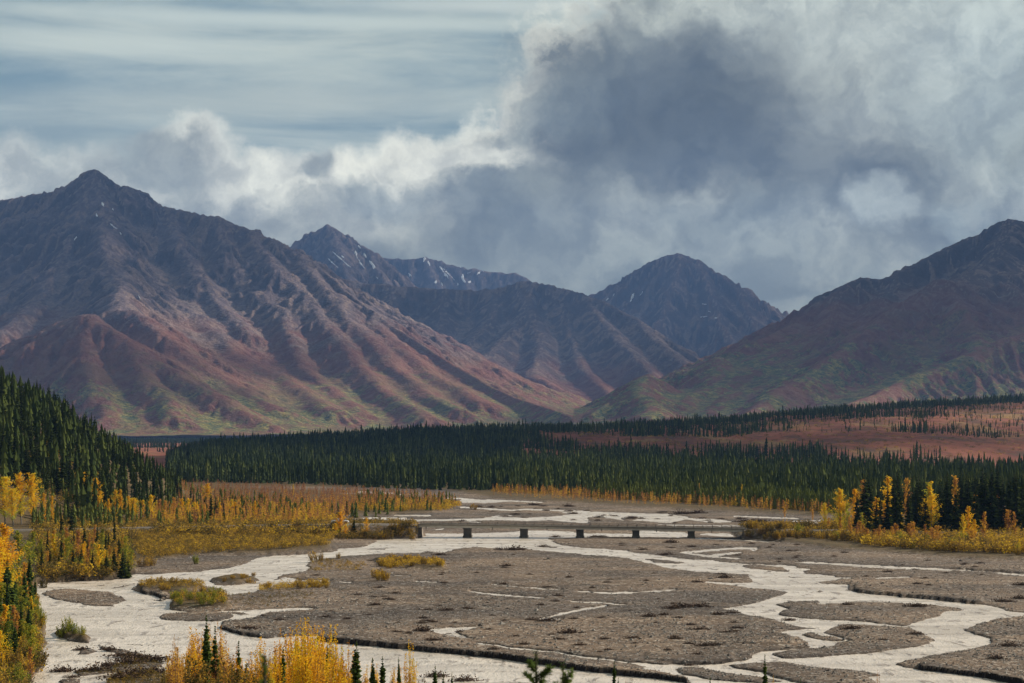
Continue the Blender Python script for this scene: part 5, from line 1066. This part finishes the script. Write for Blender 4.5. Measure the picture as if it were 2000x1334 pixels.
# far spruces: bluff, flat below it, red bench, distant bands
def dens(px, py, X_, D):
    """how thick the forest stands"""
    q = fbm(X_ * .010, D * .006, 3, 61); q2 = fbm(X_ * .03, D * .012, 3, 63)
    d = np.where(D < 1850, 1.0 * (D < np.interp(px, [1300, 1800, 2100], [1850, 1640, 1520])) + .12 * (q > .45), 0)                         # flat forest
    cD = np.interp(px, CRX, CRD)
    bl = (D >= 1850) & (D < cD + 60)
    t_ = (D - 1850) / (cD - 1850)
    lim = np.interp(px, [300, 1000, 1080, 1200, 1500, 1700, 1900, 2100], [2, 1.1, .42, .26, .12, .05, -.02, -.05]); lim2 = lim + np.interp(px, [1000, 1600, 2000], [.40, .34, .26])      # share of the slope that is wooded
    core = np.where(t_ < lim, 1.0, 0.0) * np.where((px > 1020) & (q2 > .49), .22, 1)
    top = np.where((t_ > .90), np.interp(px, [900, 1100, 1300, 1600, 1750, 2100], [1, .95, .8, .9, 1.0, .9]), 0)
    mid_ = np.where((t_ >= lim) & (t_ < lim2), .04 + .42 * (q > .42) * (q2 > .46) * (1 - (t_ - lim) / .40), 0)
    mid_ = np.where((t_ >= lim2) & (t_ <= .90), .085 + .8 * (q > .50) * (q2 > .47) * np.interp(px, [1000, 1500, 2000], [1, .8, .35]) + .30 * (np.abs(t_ - .72) < .09) * (q2 > .45) * (px < 1850), 0)
    d = np.where(bl, np.maximum(np.maximum(core, top), mid_), d)
    d = np.where(D > cD + 60, np.where(D < cD + 420, .8 * (px > 330), 0), d)
    return d
r_ = np.random.RandomState(5); PT = []
for (d0_, d1_, N) in [(855, 1090, 3600), (1090, 1850, 15000), (1850, 2500, 17000), (2500, 4100, 30000)]:
    D = np.sqrt(r_.uniform(d0_ ** 2, d1_ ** 2, N)); px = r_.uniform(325, 2060, N); X_ = (px - CX) / F * D; py = HY + CAMZ * F / D
    edge0 = rowD(np.interp(px, [325, 600, 900, 1000, 1150, 1350, 1500, 1640, 2060], [950, 955, 966, 970, 978, 988, 992, 1003, 1003]))
    k = (r_.rand(N) < dens(px, py, X_, D)) & (D > edge0 * 1.05); PT.append(np.column_stack([X_[k], D[k]]))
XY = np.concatenate(PT); Z_ = tz(XY[:, 0], XY[:, 1])
pxs_ = CX + XY[:, 0] / XY[:, 1] * F; sparse = (dens(pxs_, 0, XY[:, 0], XY[:, 1]) < .5)
H_ = r_.uniform(6.0, 14.5, len(XY)) * np.interp(XY[:, 1], [1100, 1800, 2600, 4000], [.95, 1.05, .95, .98]) * np.where(sparse, .62, 1.0) * np.where(r_.rand(len(XY)) < .10, 1.35, 1)
tin_ = np.clip(r_.normal(.50, .18, len(XY)) + (fbm(XY[:, 0] * .012, XY[:, 1] * .006, 3, 66) - .5) * .5 + np.interp(XY[:, 1], [1050, 1400, 1900], [.20, .04, -.04]) + .08 * (pxs_ > 1000), .05, .9)
stuff('spruce_forest', FSH, np.column_stack([XY, Z_ - .2]), np.column_stack([H_ * r_.uniform(.85, 1.25, len(XY)), H_]), FSM, 'dense dark spruce forest on the flat and up the bluff across the valley, thinning on red tundra', tin_)
# distant bands on the valley floor at the left
D = r_.uniform(2700, 6200, 5200); px = r_.uniform(150, 520, 5200); k = ((D > 5200) | ((D > 3900) & (D < 4150)) | ((D > 3100) & (r_.rand(5200) < .03))); D = D[k]; px = px[k]; X_ = (px - CX) / F * D
H_ = r_.uniform(9, 15, len(D)); stuff('distant_spruce_woods', FSH[:2], np.column_stack([X_, D, tz(X_, D) - .2]), np.column_stack([H_ * 1.2, H_]), FSM, 'thin dark lines of spruce woods far up the valley floor', np.full(len(D), .35))

# young light green spruces in front of the flat forest
XY, a = scatter([(1150, 976), (1300, 984), (1480, 996), (1640, 1008), (1660, 998), (1500, 972), (1300, 965), (1180, 962)], 1700, 1, seed=2); H_ = r_.uniform(3.5, 9.0, 1700)
XYb, a = scatter([(370, 962), (690, 1010), (700, 975), (900, 985), (860, 1000), (400, 1040), (300, 1040), (330, 990)], 420, 1, seed=3); H2 = r_.uniform(3, 6.5, 420)
XYc, a = scatter([(60, 1040), (260, 1040), (330, 1010), (150, 990), (80, 1000)], 220, 1, seed=4); H3 = r_.uniform(3, 8.5, 220)
XY = np.concatenate([XY, XYb, XYc]); H_ = np.concatenate([H_, H2, H3]); k = off_road(XY); XY = XY[k]; H_ = H_[k]
hs = np.array(kept_rest); hh = r_.uniform(11, 17, len(hs)) * np.interp(CX + hs[:, 0] / hs[:, 1] * F, [120, 200, 270, 350], [1, .85, .7, .45]); XY = np.concatenate([XY, hs]); H_ = np.concatenate([H_, hh]); nh = len(hs)
stuff('young_spruces', FSH, on_land(XY), np.column_stack([H_ * 1.35, H_]), SPM, 'young olive green spruces scattered through the flats before the forest', np.clip(np.concatenate([r_.normal(.78, .12, len(XY) - nh), r_.normal(.4, .1, nh)]), .2, .95))
# golden and rusty saplings
XY1, a1 = scatter([(355, 948), (500, 952), (700, 963), (880, 982), (900, 990), (860, 1000), (700, 1006), (640, 1030), (480, 1036), (300, 1036), (260, 1020), (340, 1000)], 4200, 1.0, seed=6)
k = off_road(XY1); XY1 = XY1[k]; a1 = a1[k]
H1 = r_.uniform(3.0, 7.0, len(XY1)); farr = np.interp(a1[:, 1], [950, 975, 1000, 1030], [0, .18, .42, .62])
t1 = np.clip(r_.normal(.12, .12, len(XY1)) + farr * r_.uniform(0, 1.3, len(XY1)), .02, .95); H1 = H1 * np.interp(a1[:, 1], [950, 990, 1030], [.62, .85, 1.0]) * np.where(r_.rand(len(XY1)) < .5, .6, 1)
XY2, a2 = scatter([(960, 962), (1100, 966), (1300, 975), (1500, 990), (1640, 1004), (1640, 1012), (1500, 1003), (1350, 995), (1150, 984), (960, 971)], 900, 1, seed=7); H2 = r_.uniform(1.8, 5.5, 900); t2 = np.clip(r_.normal(.45, .22, 900), .05, .95)
stuff('golden_saplings', POS, on_land(np.concatenate([XY1, XY2])), np.column_stack([np.concatenate([H1, H2]) * 1.35, np.concatenate([H1, H2])]), ORM, 'thicket of rusty, orange and golden saplings spread over the river flats', np.concatenate([t1, t2]))
# low scrub
parts_ = []
for poly, N, h0, h1, tm, ts, sd_ in [
    ([(255, 1052), (400, 1044), (640, 1040), (652, 1060), (640, 1074), (560, 1081), (400, 1085), (290, 1098), (270, 1090)], 3600, .9, 2.0, .46, .2, 11),
    ([(250, 1030), (640, 1034), (660, 1044), (400, 1050), (250, 1050)], 700, 1.5, 3.2, .40, .2, 12),
    ([(300, 1000), (640, 996), (660, 1022), (600, 1036), (300, 1036)], 1100, 1.6, 3.6, .68, .2, 50),
    ([(60, 1000), (160, 985), (270, 1030), (260, 1075), (100, 1075), (60, 1060)], 1300, 1.2, 3.2, .42, .25, 13),
    ([(1600, 1030), (2040, 1050), (2040, 1092), (1850, 1084), (1700, 1072), (1600, 1056)], 1500, 1.6, 3.4, .56, .18, 14),
    ([(700, 985), (900, 988), (870, 1000), (760, 1004), (690, 1002)], 800, 1.5, 3.0, .66, .15, 15),
    ([(1440, 1030), (1620, 1034), (1620, 1056), (1460, 1045)], 420, 1.4, 2.6, .36, .18, 16),
    ([(655, 1026), (812, 1028), (812, 1044), (660, 1044)], 380, 1.4, 2.8, .28, .18, 17),
    ([(610, 1094), (720, 1104), (700, 1118), (600, 1118)], 200, .4, 1.0, .4, .2, 18),
    ([(960, 966), (1300, 984), (1640, 1008), (1640, 1000), (1300, 976), (960, 960)], 900, .8, 2.2, .35, .2, 19),
    ([(440, 1165), (560, 1155), (620, 1165), (560, 1188), (440, 1188)], 200, .3, .7, .2, .15, 20),
    ([(-40, 1150), (60, 1150), (70, 1230), (76, 1300), (40, 1400), (-40, 1400)], 1300, 1.0, 2.6, .42, .28, 21),
    ([(80, 1070), (255, 1075), (255, 1120), (210, 1134), (80, 1140)], 1300, 1.2, 3.4, .36, .26, 22),
    ([(1650, 1060), (2040, 1075), (2040, 1094), (1850, 1086), (1700, 1075)], 500, 1.8, 3.6, .5, .2, 23), ([(640, 1049), (812, 1049), (812, 1054), (645, 1056)], 200, 1.2, 2.8, .32, .2, 24), ([(300, 1046), (640, 1048), (650, 1056), (300, 1056)], 700, 1.8, 3.6, .42, .22, 43), ([(1462, 1049), (1600, 1052), (1600, 1058), (1462, 1052)], 160, 1.2, 2.4, .4, .2, 25),
    ([(742, 1102), (866, 1106), (866, 1114), (742, 1112)], 160, .9, 1.9, .72, .12, 26), ([(335, 1168), (440, 1165), (440, 1190), (340, 1188)], 200, .6, 1.6, .5, .2, 27), ([(270, 1143), (400, 1145), (400, 1160), (280, 1158)], 200, .5, 1.4, .45, .2, 28), ([(505, 1146), (640, 1138), (640, 1150), (505, 1158)], 160, .5, 1.3, .7, .15, 29),
    ([(190, 1278), (310, 1284), (318, 1300), (240, 1312), (200, 1300)], 260, .25, .6, .22, .08, 40), ([(200, 1318), (330, 1310), (340, 1345), (200, 1345)], 300, .3, .9, .28, .12, 41), ([(142, 1312), (230, 1306), (230, 1322), (150, 1322)], 150, .2, .5, .15, .06, 42)]:
    XY, a = scatter(poly, N, 1.0, seed=sd_); k = off_road(XY); XY = XY[k]; L_ = on_land(XY); q = L_[:, 2] > .05; L_ = L_[q]; H_ = r_.uniform(h0, h1, len(L_))
    parts_.append((L_, H_, np.clip(r_.normal(tm, ts, len(L_)), .02, .98)))
# red bench bushes and hill-foot brush
X_ = None
stuff('willow_scrub', BUS, np.concatenate([p[0] for p in parts_]), np.column_stack([np.concatenate([p[1] for p in parts_]) * 1.1, np.concatenate([p[1] for p in parts_])]), WIM, 'low tawny and olive willow scrub covering banks and flats', np.concatenate([p[2] for p in parts_]))
D = r_.uniform(1900, 3500, 2600); px = r_.uniform(1050, 2050, 2600); X_ = (px - CX) / F * D; H_ = r_.uniform(1.0, 3.0, 2600)
stuff('tundra_bushes', BUS[:2], np.column_stack([X_, D, tz(X_, D)]), np.column_stack([H_ * 2.4, H_]), WIM, 'scattered low yellow brown bushes on the red tundra bench', np.clip(r_.normal(.4, .25, 2600), .05, .95))
# near slope brush under the viewpoint
D = r_.uniform(95, 235, 2600); px = r_.uniform(-60, 2060, 2600); X_ = (px - CX) / F * D; zz = tz(X_, D); H_ = np.minimum(r_.uniform(.5, 1.6, 2600), CAMZ + (HY - 1338) / F * D - zz); k = H_ > .3
px_k = (px > 300) & (px < 850); H_ = np.where(px_k & (D < 170), H_ * 1.0, H_)
stuff('slope_brush', BUS, np.column_stack([X_, D, zz])[k], np.column_stack([H_ * 1.2, H_])[k], WIM, 'low brush on the slope right below the viewpoint', np.clip(r_.normal(.3, .2, k.sum()), .02, .98))

# ------------------------------------------------------------------ driftwood and flood debris
def drift_mesh(seed, sticks=26, L=3.0, m_=None):
    r_2 = random.Random(seed); b = MB()
    for i in range(sticks):
        a = r_2.gauss(0, .8); l = L * r_2.uniform(.10, .38); x_, y_ = r_2.gauss(0, L * .22), r_2.gauss(0, L * .10); z_ = abs(r_2.gauss(0, .10)) * L * .6; e = r_2.uniform(-.05, .35)
        b.tube((x_, y_, max(.02, z_)), (x_ + math.cos(a) * l, y_ + math.sin(a) * l, max(.03, z_ + math.sin(e) * l * .6)), r_2.uniform(.03, .07), .02, 4)
    for i in range(260):
        p = Vector((r_2.gauss(0, L * .28), r_2.gauss(0, L * .13), 0)); p.z = abs(r_2.gauss(0, .45)) * max(.15, 1 - abs(p.x) / L); leaf_add(b, r_2, p, r_2.uniform(.12, .34), .5)
    return b.mesh('driftwood_pile', m_ or DRIFT)
DM = [drift_mesh(400 + i, 26 + i * 3, 3.0 + .3 * i) for i in range(6)]
def drift(px, py, s, label, group=None):
    D = rowD(py); x = (px - CX) / F * D; z_ = float(tz(np.array([x]), np.array([D]))[0]); o_ = bpy.data.objects.new('driftwood_pile', RN.choice(DM)); C.objects.link(o_)
    o_.location = (x, D, max(z_, .0) - .03); o_.rotation_euler = (0, 0, RN.uniform(-.4, .4)); o_.scale = (s, s, s * RN.uniform(.8, 1.2)); o_['label'] = label; o_['category'] = 'driftwood'
    if group: o_['group'] = group
    return o_
for px, py, s, lb in [(1330, 1190, 2.0, 'largest dark tangle of branches on the main gravel bar'), (1362, 1189, 1.9, 'green brown tangle joined to the right of the largest one'), (1310, 1192, 1.4, 'left end of the long dark tangle on the main bar'), (1268, 1208, 1.3, 'tan brush heap left below the long dark tangle'), (1297, 1205, 1.1, 'small tan brush heap right of the first one'), (1325, 1211, 1.0, 'flat debris streak below the long dark tangle'), (1403, 1204, 1.3, 'tawny debris heap right of the long dark tangle'), (1430, 1200, 1.2, 'tawny debris heap nearest the river bend'),
    (1414, 1131, 1.6, 'dark root tangle on the gravel spit at the main channel'), (1408, 1124, 1.0, 'small reddish debris behind the root tangle on the spit'), (1362, 1140, 1.3, 'dark debris heap by the thin backwater of the spit'), (1560, 1098, 1.0, 'small round dark clump on the far gravel right of the loop stream'), (988, 1108, 1.6, 'dark brush clump in the upper middle of the main bar'), (858, 1086, 1.5, 'dark root clump at the upper edge of the main bar'), (837, 1079, 1.2, 'dark twigs on the bank of the wide channel'), (1005, 1076, 2.6, 'wide brown debris mat at the upper edge of the main bar'), (975, 1075, 1.5, 'narrow debris left of the wide brown mat'), (1060, 1068, 1.4, 'debris on the tiny gravel islet below the bridge'),
    (1037, 1214, 1.0, 'pointed grey stump at the end of the backwater stream'), (1065, 1216, 1.4, 'brown branches beside the pointed stump'), (1056, 1185, .9, 'small dark clump in the middle of the bar'), (825, 1236, 1.7, 'long brown debris mat left of the backwater pool'), (845, 1254, 1.3, 'thin dark branch pile above the black cut bank'), (1110, 1240, 1.8, 'dark straight log pile on the lower right of the bar'), (1015, 1282, 1.0, 'brown clump near the cut bank behind the blurred spruce'), (963, 1280, 1.1, 'brown debris just above the cut bank'), (1180, 1252, .9, 'reddish clump on the lower bar'), (1092, 1252, 1.0, 'reddish brown clump right above the cut bank stream'),
    (1377, 1265, 1.2, 'dark clump left of the small river fork'), (1318, 1252, 1.1, 'green brown debris streak on the lower middle bar'), (1345, 1262, 1.0, 'yellowish debris on the lower middle bar'), (1232, 1250, 1.1, 'dull red debris on the lower left bar'), (1365, 1233, 1.3, 'dark heap left of the small side channel'), (1440, 1230, 1.2, 'dark debris line above the small side channel'), (1420, 1238, 1.1, 'brown debris line by the small side channel'), (1540, 1212, 1.0, 'twigs stranded in the bend of the side channel'), (1345, 1300, .8, 'small clump on the gravel islet near the bottom'), (1283, 1318, 1.1, 'branches stranded in the lower channel near the bottom'),
    (1360, 1284, 1.0, 'dark clump by the lower channel'), (1946, 1292, 1.3, 'dark stump pile on the bottom right gravel'), (1970, 1266, 1.5, 'brown debris heap on the right gravel bar'), (1960, 1178, 1.9, 'large grey brown driftwood jam at the right edge of the upper bar'), (1990, 1172, 1.5, 'driftwood jam by the right edge'), (1995, 1146, 1.4, 'grey snag at the right edge of the far bar'), (1788, 1188, 1.7, 'dark brown brush on the mid channel island'), (1655, 1184, 1.0, 'small debris at the left of the mid channel island'), (1788, 1243, 1.0, 'small brown clump on the lower island'), (1660, 1232, 1.4, 'long thin debris line on the lower island'), (1725, 1254, .7, 'black clump on the lower island'),
    (1300, 1085, 1.6, 'low debris mat on the gravel between channels'), (1255, 1076, 1.2, 'brown debris near the bridge side of the bar'), (1310, 1062, 2.0, 'humped dark debris right below the bridge'), (1160, 1049, 1.6, 'dark log jam beside the third bridge pier'), (1175, 1049, 1.6, 'dark log jam right of the third bridge pier'), (1085, 1049, 1.4, 'dark log near the second bridge pier'), (1043, 988, 2.6, 'large dark root mass on the upstream flat, left one'), (1110, 991, 2.4, 'large dark root mass on the upstream flat, right one'), (1330, 1005, 3.4, 'long log jam across the upstream channel'), (1360, 1004, 3.0, 'right part of the long upstream log jam'), (1450, 1021, 2.6, 'log jam behind the right end of the bridge'), (1480, 1021, 2.6, 'right part of the log jam behind the bridge'),
    (1370, 1013, 1.6, 'brown debris on the upstream bar'), (1230, 1014, 2.0, 'brown brush on the small upstream bar'), (960, 992, 1.5, 'small debris on the upstream left bar'), (730, 1185, 1.0, 'dark curved debris line on the middle of the bar'), (760, 1175, 1.1, 'dark debris heap left on the bar'), (698, 1165, 1.0, 'small dark debris near the side channel'), (775, 1238, .9, 'small black clump on the left of the bar'), (870, 1196, 1.2, 'dark clump at the middle left of the bar'), (912, 1192, 1.2, 'reddish debris at the centre of the bar'), (478, 1233, 1.6, 'dark driftwood at the left tip of the main bar'), (545, 1215, 1.0, 'black snag behind the orange thicket'), (140, 1323, .9, 'small dark debris islet at the bottom'),
    (122, 1312, 1.8, 'brown flood debris bar in the lower left river'), (160, 1270, 1.5, 'dark debris islet above the brown debris bars'), (212, 1272, 1.5, 'flat debris strip in the lower left river'), (185, 1313, 2.0, 'brown debris bar left of the lower willows'), (238, 1284, 1.9, 'brown debris at the top of the large debris bar'), (270, 1290, 2.1, 'brown debris in the middle of the large debris bar'), (300, 1294, 1.9, 'brown debris at the right end of the large debris bar'), (250, 1300, 2.0, 'tawny debris low on the large debris bar'), (215, 1304, 1.8, 'tawny debris left on the large debris bar'), (260, 1325, 2.2, 'debris heap at the bottom left of the thicket'), (300, 1318, 2.2, 'debris heap under the left end of the thicket'), (235, 1332, 2.0, 'debris heap at the bottom edge in the river'), (850, 1322, 1.4, 'red brown debris on the bank right of the thicket'), (905, 1330, 1.5, 'brown debris heap at the bottom bank')]:
    drift(px, py, s * .62, lb)
poly = [(560, 1120), (900, 1068), (1180, 1090), (1400, 1150), (1350, 1200), (1500, 1230), (1400, 1270), (1150, 1280), (850, 1255), (560, 1225), (480, 1215), (650, 1160)]
XY, a = scatter(poly, 85, .3, seed=30)
for (px, py) in a: drift(px, py, RN.uniform(.25, .6), 'small brown clump of twigs lying on the open main gravel bar', 'small twig clumps on the main gravel bar')
XY, a = scatter([(1480, 1052), (1600, 1070), (1990, 1110), (1990, 1160), (1700, 1140), (1400, 1090), (1180, 1065)], 45, .3, seed=31)
for (px, py) in a:
    if float(tz(np.array([(px - CX) / F * rowD(py)]), np.array([rowD(py)]))[0]) > 0: drift(px, py, RN.uniform(.3, .7), 'small dark clump of twigs on the gravel flat right of the bridge', 'small twig clumps on the right gravel flat')
XY, a = scatter([(740, 1008), (900, 1000), (960, 982), (1500, 1010), (1560, 1025), (900, 1024)], 40, .3, seed=32)
for (px, py) in a: drift(px, py, RN.uniform(.5, 1.1), 'brown brush clump on the braided flat upstream of the bridge', 'brush clumps upstream of the bridge')

# ------------------------------------------------------------------ loose stones on the bars
STM, t, o = mat('loose_stones'); princ(t, o, t.mix(t.attr('tint'), (.05, .045, .04), (.42, .39, .35)), .85, .2)
oc_ = np.array([(1, 0, 0), (0, 1, 0), (-1, 0, 0), (0, -1, 0), (0, 0, 1)], float); of = np.array([(0, 1, 4), (1, 2, 4), (2, 3, 4), (3, 0, 4)])
STS = [((oc_ * np.array([1, r_.uniform(.6, 1), .55]) + r_.normal(0, .12, (5, 3))), of, np.zeros(5)) for _ in range(4)]
N = 60000; px = r_.uniform(60, 2060, N); py = 1060 + 300 * r_.beta(1.6, 1.3, N); D = rowD(py); X_ = (px - CX) / F * D; zz = tz(X_, D)
gp = samp(veg_b, px, py); k = (zz > -.10) & (gp < .3) & (r_.rand(N) < .45 + .5 * (fbm(X_ * .08, D * .04, 3, 77) > .5)); S_ = r_.lognormal(-1.75, .42, N)
stuff('gravel_stones', STS, np.column_stack([X_, D, zz])[k], np.column_stack([S_, S_])[k], STM, 'loose grey and pale river stones strewn over the gravel bars', np.clip(r_.normal(.38, .24, k.sum()), 0, 1))
